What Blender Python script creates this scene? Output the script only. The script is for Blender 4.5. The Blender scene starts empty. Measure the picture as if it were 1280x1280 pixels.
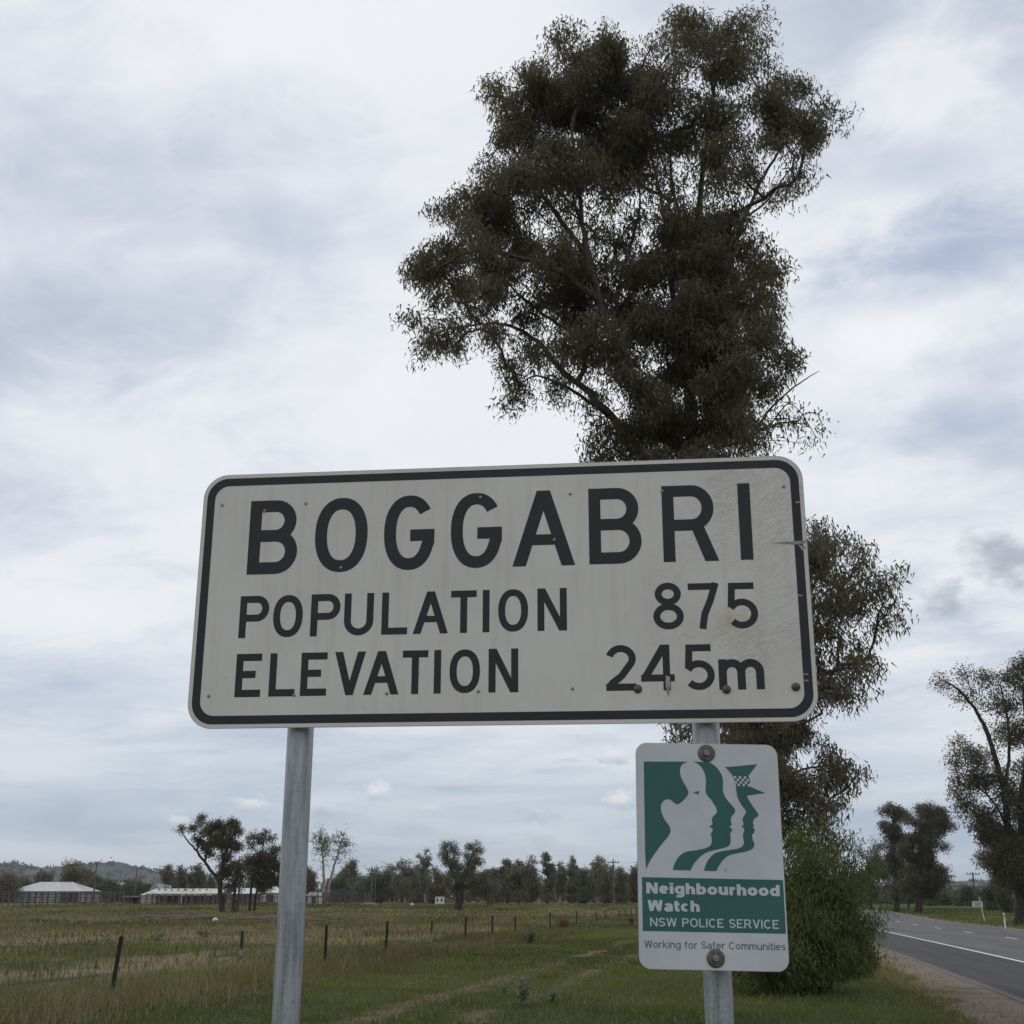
import bpy, math, random
import numpy as np
from mathutils import Vector
from mathutils.geometry import tessellate_polygon

SC = bpy.context.scene
COL = SC.collection
R = math.radians
random.seed(7)
rng = np.random.default_rng(7)

# ------------------------------------------------------------------ camera
F, TH, CAMZ = 1536.0, math.atan(480 / 1536.0), 1.6     # focal in photo pixels, pitch, eye height
cam = bpy.data.cameras.new('camera')
cam.sensor_width = 36
cam.lens = 36 * F / 1280
cam.clip_start, cam.clip_end = 0.1, 20000
camo = bpy.data.objects.new('camera', cam)
COL.objects.link(camo)
camo.location = (0, 0, CAMZ)
camo.rotation_euler = (math.pi / 2 + TH, 0, 0)
SC.camera = camo

# ------------------------------------------------------------------ view
SC.view_settings.view_transform = 'Standard'
SC.view_settings.look = 'None'
SC.view_settings.gamma = 1
SC.view_settings.exposure = 0
SC.view_settings.use_curve_mapping = False
SC.cycles.max_bounces = 6
SC.cycles.transparent_max_bounces = 4
SC.cycles.use_denoising = True

SUN_EL, SUN_AZ = 58, -18          # degrees; azimuth from +Y (the way the camera looks) towards +X


# ------------------------------------------------------------------ node helper
class NT:
    def __init__(s, tree):
        s.t = tree
        tree.nodes.clear()

    def n(s, typ, props=None, **inp):
        nd = s.t.nodes.new(typ)
        for k, v in (props or {}).items():
            setattr(nd, k, v)
        for k, v in inp.items():
            key = int(k[1:]) if k[0] == 'i' and k[1:].isdigit() else k.replace('_', ' ')
            sock = nd.inputs[key]
            if isinstance(v, bpy.types.NodeSocket):
                s.t.links.new(v, sock)
            else:
                sock.default_value = v
        return nd

    def m(s, op, a, b=0.0, c=0.0, clamp=False):
        nd = s.n('ShaderNodeMath', {'operation': op, 'use_clamp': clamp}, i0=a, i1=b)
        if op in ('MULTIPLY_ADD', 'SMOOTH_MIN', 'SMOOTH_MAX', 'COMPARE'):
            if isinstance(c, bpy.types.NodeSocket):
                s.t.links.new(c, nd.inputs[2])
            else:
                nd.inputs[2].default_value = c
        return nd.outputs[0]

    def mix(s, f, a, b, mode='MIX'):
        nd = s.n('ShaderNodeMix', {'data_type': 'RGBA', 'blend_type': mode, 'clamp_factor': True})
        for i, v in ((0, f), (6, a), (7, b)):
            if isinstance(v, bpy.types.NodeSocket):
                s.t.links.new(v, nd.inputs[i])
            else:
                nd.inputs[i].default_value = v if i == 0 or len(v) == 4 else (*v, 1)
        return nd.outputs[2]

    def rng(s, v, a, b, c=0.0, d=1.0, smooth=True):
        nd = s.n('ShaderNodeMapRange', {'interpolation_type': 'SMOOTHSTEP' if smooth else 'LINEAR'}, i0=v, i1=a, i2=b, i3=c, i4=d)
        return nd.outputs[0]

    def noise(s, vec, scale, detail=4.0, rough=0.55, dist=0.0):
        nd = s.n('ShaderNodeTexNoise', None, Vector=vec, Scale=scale, Detail=detail, Roughness=rough, Distortion=dist)
        return nd.outputs[0]

    def xyz(s, x, y, z=0.0):
        return s.n('ShaderNodeCombineXYZ', None, i0=x, i1=y, i2=z).outputs[0]


def ray(px, py):
    x, y = (px - 640) / F, (py - 640) / F
    return np.array([x, math.cos(TH) + y * math.sin(TH), math.sin(TH) - y * math.cos(TH)])


# ------------------------------------------------------------------ world: high thin overcast with breaks
world = bpy.data.worlds.new('World')
SC.world = world
world.use_nodes = True
W = NT(world.node_tree)
tc = W.n('ShaderNodeTexCoord')
sep = W.n('ShaderNodeSeparateXYZ', None, i0=tc.outputs['Generated'])
dx, dy, dz = sep.outputs
zc = W.m('ADD', W.m('MAXIMUM', dz, 0.0), 0.16)
cu, cv = W.m('DIVIDE', dx, zc), W.m('DIVIDE', dy, zc)
rot = R(28)
ru = W.m('SUBTRACT', W.m('MULTIPLY', cu, math.cos(rot)), W.m('MULTIPLY', cv, math.sin(rot)))
rv = W.m('ADD', W.m('MULTIPLY', cu, math.sin(rot)), W.m('MULTIPLY', cv, math.cos(rot)))
v1 = W.xyz(W.m('ADD', W.m('MULTIPLY', ru, 0.8), 3.1), W.m('ADD', rv, 1.7), 0.0)
v2 = W.xyz(W.m('MULTIPLY', ru, 0.75), rv, 4.0)
n1 = W.noise(v1, 1.35, 7.0, 0.5, 0.25)
n2 = W.noise(v2, 3.4, 7.0, 0.6, 0.6)
n3 = W.noise(v2, 10.0, 7.0, 0.62, 0.9)
t = W.m('ADD', W.m('ADD', W.m('MULTIPLY', n1, 0.64), W.m('MULTIPLY', n2, 0.23)), W.m('MULTIPLY', n3, 0.13))
ramp = W.n('ShaderNodeValToRGB', None, i0=t)
cr = ramp.color_ramp
cr.interpolation = 'B_SPLINE'
for i, (p, c) in enumerate([(0.365, (.49, .555, .67)), (0.42, (.605, .655, .745)), (0.475, (.72, .755, .83)), (0.545, (.90, .92, .945))]):
    e = cr.elements[i] if i < 2 else cr.elements.new(p)
    e.position, e.color = p, (*c, 1)
cloud = ramp.outputs[0]
# lower sky: flatter, bluer, thin horizontal layers
hv = W.xyz(W.m('MULTIPLY', W.m('ARCTAN2', dx, dy), 3.0), W.m('MULTIPLY', dz, 26.0), 0.0)
hn = W.noise(hv, 1.1, 6.0, 0.55, 0.4)
low = W.mix(W.rng(hn, 0.34, 0.64), (.43, .52, .645), (.66, .715, .785))
low = W.mix(W.rng(W.noise(hv, 3.2, 5.0, 0.55, 0.3), 0.55, 0.72, 0.0, 0.55), low, (.335, .41, .53))
col = W.mix(W.rng(dz, 0.02, 0.20, 1.0, 0.0), cloud, low)
# small fair-weather puffs and grey scraps where they stand in the sky
az = W.m('ARCTAN2', dx, dy)
el = W.m('ARCSINE', dz)
pn = W.noise(W.xyz(W.m('MULTIPLY', az, 1.0), W.m('MULTIPLY', el, 1.6), 0.0), 75.0, 5.0, 0.6, 0.0)
pn2 = W.noise(W.xyz(W.m('MULTIPLY', az, 1.0), W.m('MULTIPLY', el, 1.6), 3.0), 26.0, 4.0, 0.6, 0.0)
puffs = [(474, 990, 19, 11, 1), (315, 1005, 21, 11, 1), (222, 1026, 17, 8, .8), (766, 945, 22, 10, 1), (774, 1001, 22, 10, 1),
         (408, 1017, 22, 7, -1), (75, 1022, 32, 17, -.8), (672, 1022, 26, 11, -1), (533, 1010, 14, 6, .5), (712, 947, 15, 5, .7),
         (1192, 756, 32, 28, -1.3), (1245, 698, 52, 36, -1.3), (1130, 716, 45, 30, -.7), (675, 1052, 24, 9, -.8), (515, 1035, 30, 10, -.6)]
for (px, py, rx, ry, s) in puffs:
    d = ray(px, py); d /= np.linalg.norm(d)
    a0, e0 = math.atan2(d[0], d[1]), math.asin(d[2])
    ax = W.m('DIVIDE', W.m('SUBTRACT', az, a0), rx / 1536 * 1.25)
    ey = W.m('DIVIDE', W.m('SUBTRACT', el, e0), ry / 1536 * 1.35)
    rr = W.m('SQRT', W.m('ADD', W.m('MULTIPLY', ax, ax), W.m('MULTIPLY', ey, ey)))
    val = W.m('ADD', W.m('SUBTRACT', 1.0, rr), W.m('MULTIPLY', W.m('SUBTRACT', pn if rx < 30 else pn2, 0.5), 2.4))
    mk = W.rng(val, 0.05, 0.75 if s > 0 else 1.1)
    if s > 0:
        tone = W.mix(W.rng(ey, -0.75, 0.25), (.46, .52, .61), (.82, .84, .86))
        col = W.mix(W.m('MULTIPLY', mk, abs(s) * .9), col, tone)
    else:
        col = W.mix(W.m('MULTIPLY', mk, min(1, abs(s) * .62)), col, (.36, .40, .47) if s < -1.1 else (.40, .47, .58))
pn3 = W.noise(W.xyz(W.m('MULTIPLY', az, 1.0), W.m('MULTIPLY', el, 1.7), 7.0), 7.5, 7.0, 0.6, 0.5)
for (px, py, rx, ry, s, tn) in [(90, 545, 260, 90, .7, 1), (1120, 425, 130, 50, 1, 1), (1190, 90, 130, 100, .8, 1), (420, 480, 170, 90, .5, 1), (1130, 500, 120, 30, .7, 1), (1100, 250, 60, 60, .4, 1), (60, 760, 160, 60, .4, 1), (1050, 620, 120, 60, .4, 1), (330, 60, 150, 60, .3, 1),
                                (1195, 310, 170, 55, 1.0, 0), (1150, 210, 90, 30, .4, 0), (350, 290, 90, 40, .4, 0), (1185, 520, 110, 45, .6, 2), (110, 860, 220, 60, .35, 2), (150, 1000, 200, 40, .35, 2), (1215, 1060, 80, 30, .5, 2)]:
    d = ray(px, py); d /= np.linalg.norm(d)
    a0, e0 = math.atan2(d[0], d[1]), math.asin(d[2])
    ax = W.m('DIVIDE', W.m('SUBTRACT', az, a0), rx / 1536 * 1.2)
    ey = W.m('DIVIDE', W.m('SUBTRACT', el, e0), ry / 1536 * 1.2)
    rr = W.m('SQRT', W.m('ADD', W.m('MULTIPLY', ax, ax), W.m('MULTIPLY', ey, ey)))
    mk = W.rng(W.m('ADD', W.m('SUBTRACT', 1.0, rr), W.m('MULTIPLY', W.m('SUBTRACT', pn3, 0.5), 2.6)), 0.0, 1.0)
    col = W.mix(W.m('MULTIPLY', mk, s), col, [(.44, .515, .665), (.93, .945, .965), (.42, .51, .66)][tn])
nish = W.n('ShaderNodeTexSky', {'sky_type': 'NISHITA', 'sun_disc': False, 'sun_elevation': R(SUN_EL), 'sun_rotation': R(SUN_AZ)})
sky10 = W.mix(1.0, col, (10.0, 10.0, 10.0), 'MULTIPLY')
full = W.mix(0.93, nish.outputs[0], sky10)
# below the horizon the world is never seen: keep it dull
full = W.mix(W.rng(dz, -0.03, -0.005), (.9, 1.0, .8), full)
bg = W.n('ShaderNodeBackground', None, Color=full, Strength=0.1)
W.t.links.new(bg.outputs[0], W.n('ShaderNodeOutputWorld').inputs[0])

sun = bpy.data.lights.new('sun', 'SUN')
sun.energy, sun.angle, sun.color = 0.8, R(14), (1, .96, .9)
suno = bpy.data.objects.new('sun', sun)
COL.objects.link(suno)
sd = Vector((math.sin(R(SUN_AZ)) * math.cos(R(SUN_EL)), math.cos(R(SUN_AZ)) * math.cos(R(SUN_EL)), math.sin(R(SUN_EL))))
suno.rotation_euler = sd.to_track_quat('Z', 'Y').to_euler()
suno.location = (0, 0, 60)


# ------------------------------------------------------------------ terrain functions
def sst(a, b, t_):
    t_ = np.clip((np.asarray(t_, float) - a) / (b - a), 0, 1)
    return t_ * t_ * (3 - 2 * t_)


RA = R(11.0)                       # road bearing
FA = R(10.0)                       # fence bearing


def lat(x, y, a=RA):
    return x * math.cos(a) - y * math.sin(a)


def alo(x, y, a=RA):
    return x * math.sin(a) + y * math.cos(a)


def road_xy(l, s, a=RA):
    return l * math.cos(a) + s * math.sin(a), -l * math.sin(a) + s * math.cos(a)


def gz0(x, y):
    return -.45 * sst(5, 110, y) + .65 * sst(110, 230, y)


def gz(x, y):
    l = lat(x, y)
    und = .05 * np.sin(x * .55 + 1.3 * np.sin(y * .31)) * np.sin(y * .47 + .8 * np.sin(x * .4)) + .03 * np.sin(x * 1.9 + y * .7) * np.sin(y * 1.4 - x)
    return gz0(x, y) + und * np.where(l < 3, sst(1, -1, l), sst(17, 20, l)) * sst(6, 12, y) - .05 * sst(2.2, 3.2, l) * (1 - sst(15.5, 17, l))


def at(px, py, Y):
    d = ray(px, py)
    return Vector((d[0] * Y / d[1], Y, CAMZ + d[2] * Y / d[1]))


def gat(px, py):
    d = ray(px, py)
    Y = 8.0
    while Y < 900:
        x, z = d[0] * Y / d[1], CAMZ + d[2] * Y / d[1]
        if z <= float(gz0(x, Y)):
            return Vector((x, Y, float(gz(x, Y))))
        Y += .05 if Y < 250 else 1
    return Vector((x, Y, float(gz(x, Y))))


def vnoise(x, y, seed=0):
    """cheap smooth value noise"""
    x, y = np.asarray(x, float), np.asarray(y, float)
    xi, yi = np.floor(x), np.floor(y)
    fx, fy = x - xi, y - yi
    fx, fy = fx * fx * (3 - 2 * fx), fy * fy * (3 - 2 * fy)

    def h(a, b):
        v = np.sin(a * 127.1 + b * 311.7 + seed * 74.7) * 43758.5453
        return v - np.floor(v)
    return (h(xi, yi) * (1 - fx) + h(xi + 1, yi) * fx) * (1 - fy) + (h(xi, yi + 1) * (1 - fx) + h(xi + 1, yi + 1) * fx) * fy


def fbm(x, y, seed=0):
    return (vnoise(x, y, seed) + .5 * vnoise(2.1 * x, 2.1 * y, seed + 1) + .25 * vnoise(4.3 * x, 4.3 * y, seed + 2)) / 1.75


def rut(x, y):
    """worn wheel tracks, 0..1"""
    l, s = lat(x, y), alo(x, y)
    wob = .25 * np.sin(s * .13) + .12 * np.sin(s * .41)
    a = np.exp(-((l + 5.45 + wob * .6) / .42) ** 2) * sst(.15, .62, fbm(x * .5, y * .35, 11) + .10)
    b = np.exp(-((l + 3.95 + wob * .6) / .36) ** 2) * sst(.2, .68, fbm(x * .6, y * .4, 17) + .10)
    br = .45 + .55 * sst(.3, .65, fbm(x * 2.3, y * 1.6, 23))
    return np.clip(np.maximum(a, b * .85) * .9 * br * (s > 8), 0, 1)


def dryness(x, y):
    """how much dry straw there is among the green, 0..1"""
    l = lat(x, y, FA)
    n = fbm(x * .22, y * .12, 3)
    strip = np.exp(-((l + 9.4) / 1.3) ** 2) * .9 * sst(.25, .55, n + .05)
    padd = np.where(l < -11, .26 + .6 * sst(.42, .70, n), 0)
    band = np.where(l < -11, sst(50, 58, y + 8 * n) * (1 - sst(82, 92, y + 10 * n)) * 1.0 * sst(.12, .42, n), 0)
    far = np.where(l < -11, sst(95, 120, y) * .85 * sst(.30, .60, fbm(x * .06, y * .05, 21)), 0)
    verge = np.where(l > -8, .25 * sst(.5, .75, n), 0)
    rm = np.where(lat(x, y) > 2.0, sst(2.0, 3.0, lat(x, y)) * (1 - sst(16, 18, lat(x, y))) * .8, 0)
    return np.clip(np.maximum.reduce([strip, padd, band, far, verge, rm]), 0, 1)


# ------------------------------------------------------------------ mesh helpers
def tag(o, label=None, cat=None, group=None, kind=None):
    if label: o['label'] = label
    if cat: o['category'] = cat
    if group: o['group'] = group
    if kind: o['kind'] = kind
    return o


def np_mesh(name, V, Fc, k, attrs=None, smooth=False):
    """V (n,3), Fc (m,k) -> mesh"""
    me = bpy.data.meshes.new(name)
    V = np.asarray(V, np.float32)
    Fc = np.asarray(Fc, np.int32)
    me.vertices.add(len(V))
    me.vertices.foreach_set('co', V.ravel())
    me.loops.add(Fc.size)
    me.loops.foreach_set('vertex_index', Fc.ravel())
    me.polygons.add(len(Fc))
    me.polygons.foreach_set('loop_start', np.arange(0, Fc.size, k, dtype=np.int32))
    me.polygons.foreach_set('loop_total', np.full(len(Fc), k, np.int32))
    if smooth:
        me.polygons.foreach_set('use_smooth', np.ones(len(Fc), bool))
    for an, av in (attrs or {}).items():
        a = me.attributes.new(an, 'FLOAT', 'POINT')
        a.data.foreach_set('value', np.asarray(av, np.float32))
    me.update()
    me.validate()
    return me


def link(name, me, mat, parent=None):
    o = bpy.data.objects.new(name, me)
    COL.objects.link(o)
    if mat and not me.materials:
        me.materials.append(mat)
    if parent:
        o.parent = parent
        o.matrix_parent_inverse = parent.matrix_world.inverted() if False else o.matrix_parent_inverse
    return o


def empty(name, loc=(0, 0, 0), rz=0, **kw):
    o = bpy.data.objects.new(name, None)
    COL.objects.link(o)
    o.location, o.rotation_euler = loc, (0, 0, rz)
    o.empty_display_size = .2
    return tag(o, **kw)


class MB:
    def __init__(s):
        s.v, s.f = [], []

    def add(s, vs, fs):
        b = len(s.v)
        s.v += [tuple(p) for p in vs]
        s.f += [tuple(b + i for i in f) for f in fs]
        return s

    def box(s, c, d, rz=0.0):
        x, y, z = (q / 2 for q in d)
        cs, sn = math.cos(rz), math.sin(rz)
        vs = [(c[0] + a * cs - b * sn, c[1] + a * sn + b * cs, c[2] + e) for a, b, e in
              ((-x, -y, -z), (x, -y, -z), (x, y, -z), (-x, y, -z), (-x, -y, z), (x, -y, z), (x, y, z), (-x, y, z))]
        return s.add(vs, [(0, 3, 2, 1), (4, 5, 6, 7), (0, 1, 5, 4), (1, 2, 6, 5), (2, 3, 7, 6), (3, 0, 4, 7)])

    def tube(s, pts, r, k=6, caps=True):
        pts = [Vector(p) for p in pts]
        rs = r if hasattr(r, '__len__') else [r] * len(pts)
        base = len(s.v)
        up = None
        for i, p in enumerate(pts):
            d = (pts[min(i + 1, len(pts) - 1)] - pts[max(i - 1, 0)]).normalized()
            if up is None:
                up = d.orthogonal().normalized()
            else:
                up = (up - d * up.dot(d)).normalized()
            w = d.cross(up)
            for j in range(k):
                a = 2 * math.pi * j / k
                s.v.append(tuple(p + (up * math.cos(a) + w * math.sin(a)) * rs[i]))
        for i in range(len(pts) - 1):
            for j in range(k):
                a, b = base + i * k + j, base + i * k + (j + 1) % k
                s.f.append((a, b, b + k, a + k))
        if caps:
            s.f.append(tuple(base + j for j in reversed(range(k))))
            s.f.append(tuple(base + (len(pts) - 1) * k + j for j in range(k)))
        return s

    def lathe(s, c, prof, k=20, axis='z'):
        """profile (r, h) turned round an axis through c"""
        base = len(s.v)
        for (r_, h) in prof:
            for j in range(k):
                a = 2 * math.pi * j / k
                if axis == 'z':
                    s.v.append((c[0] + r_ * math.cos(a), c[1] + r_ * math.sin(a), c[2] + h))
                else:      # towards -y
                    s.v.append((c[0] + r_ * math.cos(a), c[1] - h, c[2] + r_ * math.sin(a)))
        for i in range(len(prof) - 1):
            for j in range(k):
                a, b = base + i * k + j, base + i * k + (j + 1) % k
                s.f.append((a, b, b + k, a + k))
        s.f.append(tuple(base + (len(prof) - 1) * k + j for j in range(k)))
        return s

    def mesh(s, name, smooth=False):
        me = bpy.data.meshes.new(name)
        me.from_pydata(s.v, [], s.f)
        if smooth:
            me.polygons.foreach_set('use_smooth', np.ones(len(me.polygons), bool))
        me.update()
        return me

    def build(s, name, mat, parent=None, smooth=False):
        return link(name, s.mesh(name, smooth), mat, parent)


# ------------------------------------------------------------------ materials
def new_mat(name):
    m = bpy.data.materials.new(name)
    m.use_nodes = True
    return m, NT(m.node_tree)


def finish(N, col, rough=0.6, metal=0.0, bump=None, bd=0.01, spec=0.5, trans=None):
    b = N.n('ShaderNodeBsdfPrincipled', None, Base_Color=col, Roughness=rough, Metallic=metal)
    b.inputs['Specular IOR Level'].default_value = spec
    if bump is not None:
        bn = N.n('ShaderNodeBump', None, Height=bump, Distance=bd)
        N.t.links.new(bn.outputs[0], b.inputs['Normal'])
    out = b.outputs[0]
    if trans:
        tr = N.n('ShaderNodeBsdfTranslucent', None, Color=trans[0])
        out = N.n('ShaderNodeMixShader', None, i0=trans[1], i1=out, i2=tr.outputs[0]).outputs[0]
    N.t.links.new(out, N.n('ShaderNodeOutputMaterial').inputs[0])


def simple(name, c, c2=None, scale=8.0, rough=0.7, metal=0.0, bump=0.0, coords='Object', spec=0.5, lo=.35, hi=.65):
    m, N = new_mat(name)
    v = N.n('ShaderNodeTexCoord').outputs[coords]
    n = N.noise(v, scale, 5.0, 0.6)
    col_ = N.mix(N.rng(n, lo, hi), c, c2 or tuple(q * .8 for q in c))
    finish(N, col_, rough, metal, n if bump else None, bump, spec)
    return m


def foliage(name, a, b, dead=None, trans=.22):
    m, N = new_mat(name)
    s = N.n('ShaderNodeAttribute', {'attribute_name': 'shade'}).outputs['Fac']
    c = N.mix(s, a, b)
    if dead:
        c = N.mix(N.rng(s, .93, .97), c, dead)
    finish(N, c, .6, 0, None, 0, .18, trans=(N.mix(1.0, c, (1.25, 1.35, .8), 'MULTIPLY'), trans))
    return m


M = {}
M['gum'] = foliage('gum_leaves', (.080, .073, .052), (.162, .146, .102), (.15, .085, .045), .30)
M['gum_brown'] = foliage('olive_gum_leaves', (.074, .068, .042), (.150, .132, .082), (.14, .08, .045), .26)
M['shrub'] = foliage('shrub_leaves', (.070, .088, .032), (.155, .180, .062), (.13, .10, .04), .22)
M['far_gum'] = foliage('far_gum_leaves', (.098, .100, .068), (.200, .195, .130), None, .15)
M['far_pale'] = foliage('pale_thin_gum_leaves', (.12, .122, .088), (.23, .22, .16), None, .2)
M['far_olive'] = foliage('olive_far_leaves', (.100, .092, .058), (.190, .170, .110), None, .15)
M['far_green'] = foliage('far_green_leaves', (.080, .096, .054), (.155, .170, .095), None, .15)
M['grass'] = foliage('green_grass_blades', (.068, .085, .025), (.185, .200, .060), (.30, .25, .14), .25)
M['pgrass'] = foliage('olive_paddock_grass', (.070, .074, .028), (.185, .180, .072), (.32, .26, .15), .25)
M['dry'] = foliage('dry_grass_blades', (.125, .098, .058), (.32, .26, .16), None, .25)
M['weed'] = foliage('grey_weed_leaves', (.10, .12, .075), (.23, .25, .18), None, .15)
M['redweed'] = foliage('rusty_weed_leaves', (.10, .055, .035), (.20, .11, .065), None, .15)


def bark_mat(name, a, b, sc=3.0):
    m, N = new_mat(name)
    v = N.n('ShaderNodeTexCoord').outputs['Object']
    mp = N.n('ShaderNodeMapping', None, Vector=v)
    mp.inputs['Scale'].default_value = (sc, sc, sc * .22)
    n = N.noise(mp.outputs[0], 4.0, 6.0, .65, .5)
    finish(N, N.mix(N.rng(n, .35, .65), a, b), .85, 0, n, .03, .2)
    return m


M['bark'] = bark_mat('gum_bark', (.055, .040, .034), (.14, .105, .085))
M['bark_pale'] = bark_mat('pale_gum_bark', (.16, .14, .12), (.42, .38, .33), 2.0)
M['bark_dark'] = bark_mat('dark_rough_bark', (.03, .025, .022), (.075, .06, .05), 2.0)

# ground -------------------------------------------------------------
m, N = new_mat('paddock_and_verge_ground')
v = N.n('ShaderNodeTexCoord').outputs['Object']
dry_a = N.n('ShaderNodeAttribute', {'attribute_name': 'dry'}).outputs['Fac']
rut_a = N.n('ShaderNodeAttribute', {'attribute_name': 'rut'}).outputs['Fac']
mp = N.n('ShaderNodeMapping', None, Vector=v)
mp.inputs['Scale'].default_value = (1, .35, 1)
na = N.noise(mp.outputs[0], 1.1, 8.0, .65)
nb = N.noise(v, 7.0, 5.0, .65)
nc = N.noise(mp.outputs[0], .09, 6.0, .6)
green = N.mix(N.rng(nb, .3, .7), (.040, .054, .015), (.085, .100, .030))
green = N.mix(N.rng(nc, .42, .62), green, (.060, .060, .032))
straw = N.mix(N.rng(nb, .3, .7), (.125, .095, .055), (.23, .185, .115))
fd = N.rng(N.m('ADD', dry_a, N.m('MULTIPLY', N.m('SUBTRACT', na, .5), 1.5)), .25, .85)
c = N.mix(fd, green, straw)
dirt = N.mix(N.rng(nb, .3, .7), (.095, .070, .042), (.17, .125, .078))
c = N.mix(N.rng(N.m('ADD', rut_a, N.m('MULTIPLY', N.m('SUBTRACT', nb, .5), .9)), .22, .6), c, dirt)
finish(N, c, .95, 0, nb, .06, .1)
M['ground'] = m

# asphalt --------------------------------------------------------------
m, N = new_mat('chip_seal')
v = N.n('ShaderNodeTexCoord').outputs['Object']
sp = N.n('ShaderNodeSeparateXYZ', None, i0=v)
lx, ly = sp.outputs[0], sp.outputs[1]            # object space: x lateral, y along
fine = N.noise(v, 60.0, 3.0, .7)
mp = N.n('ShaderNodeMapping', None, Vector=v)
mp.inputs['Scale'].default_value = (1, .06, 1)
streak = N.noise(mp.outputs[0], 2.2, 6.0, .6)
edge = N.m('ADD', lx, N.m('MULTIPLY', N.m('SUBTRACT', streak, .5), .35))
shoulder = N.rng(edge, 6.62, 6.78, 1.0, 0.0)
lane = N.mix(N.rng(streak, .3, .7), (.078, .076, .077), (.118, .114, .113))
wear = N.m('ABSOLUTE', N.m('SUBTRACT', N.m('PINGPONG', N.m('SUBTRACT', lx, 7.55), .85), .0))
lane = N.mix(N.rng(wear, .0, .55, .35, 0.0), lane, (.075, .073, .075))
c = N.mix(shoulder, lane, N.mix(N.rng(streak, .3, .7), (.026, .024, .026), (.042, .040, .041)))
c = N.mix(N.rng(fine, .52, .8, 0, .5), c, (.20, .19, .18))
c = N.mix(N.rng(N.noise(v, 1.3, 6.0, .7, .8), .60, .66, 0, .5), c, (.05, .05, .05))
crk = N.n('ShaderNodeTexVoronoi', {'feature': 'DISTANCE_TO_EDGE'}, Vector=N.n('ShaderNodeVectorMath', {'operation': 'ADD'}, i0=v, i1=N.n('ShaderNodeTexNoise', None, Vector=v, Scale=1.4, Detail=4.0).outputs['Color']).outputs[0], Scale=.35)
c = N.mix(N.m('MULTIPLY', N.rng(crk.outputs['Distance'], .0, .012, .8, 0), N.rng(N.noise(v, .25, 3.0), .45, .6)), c, (.022, .021, .021))
pat = N.noise(mp.outputs[0], .6, 3.0, .5)
c = N.mix(N.rng(pat, .55, .60, 0, .35), c, (.052, .050, .050))
c = N.mix(N.m('MULTIPLY', N.rng(N.m('ADD', lx, N.m('MULTIPLY', N.m('SUBTRACT', N.noise(v, 2.5, 5.0), .5), .4)), 4.0, 4.14, 1.0, 0.0), .8), c, (.15, .125, .10))
finish(N, c, .82, 0, fine, .01, .35)
M['road'] = m

m, N = new_mat('gravel')
v = N.n('ShaderNodeTexCoord').outputs['Object']
vo = N.n('ShaderNodeTexVoronoi', None, Vector=v, Scale=38.0)
nn = N.noise(v, .8, 7.0, .65)
c = N.mix(vo.outputs['Color'], (.105, .085, .067), (.27, .22, .178))
c = N.mix(N.rng(nn, .48, .66, 0, .8), c, (.085, .085, .045))
c = N.mix(N.rng(N.noise(v, 5.0, 5.0, .7), .55, .7, 0, .5), c, (.11, .085, .065))
finish(N, c, .95, 0, vo.outputs['Distance'], .008, .2)
M['gravel'] = m

m, N = new_mat('road_paint')
v = N.n('ShaderNodeTexCoord').outputs['Object']
nn = N.noise(v, 9.0, 6.0, .7)
finish(N, N.mix(N.rng(nn, .52, .68, 0, .75), (.72, .72, .70), (.22, .22, .21)), .6)
M['paint'] = m


def haze_hill(name, a, b):
    return simple(name, a, b, .012, .95, lo=.42, hi=.58)


M['hill'] = simple('wooded_hillside', (.014, .020, .020), (.055, .058, .045), .16, .95, lo=.40, hi=.62)

# ------------------------------------------------------------------ ground sheet
def axis_pts(segs):
    out = [segs[0][0]]
    for a, b, st in segs:
        n = max(1, int(round((b - a) / st)))
        out += list(a + (b - a) * (np.arange(1, n + 1) / n))
    return np.array(out)


ls = axis_pts([(-6000, -2000, 1000), (-2000, -400, 200), (-400, -120, 10), (-120, -50, 2.5), (-50, -14, .7), (-14, 4, .22), (4, 20, .7), (20, 60, 2), (60, 400, 17), (400, 2000, 200), (2000, 6000, 1000)])
ss = axis_pts([(-600, -30, 57), (-30, 8, 2), (8, 50, .35), (50, 110, .7), (110, 260, 2.5), (260, 700, 22), (700, 9000, 830)])
LL, SS_ = np.meshgrid(ls, ss)
gx, gy = road_xy(LL.ravel(), SS_.ravel())
Vg = np.stack([gx, gy, gz(gx, gy)], 1)
nl, ns = len(ls), len(ss)
idx = np.arange(nl * ns).reshape(ns, nl)
Fg = np.stack([idx[:-1, :-1].ravel(), idx[:-1, 1:].ravel(), idx[1:, 1:].ravel(), idx[1:, :-1].ravel()], 1)
me = np_mesh('ground', Vg, Fg, 4, {'dry': dryness(gx, gy), 'rut': rut(gx, gy)}, True)
ground = tag(link('ground', me, M['ground']), kind='structure', label='grassy roadside verge and flat paddock running to the horizon')

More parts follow.
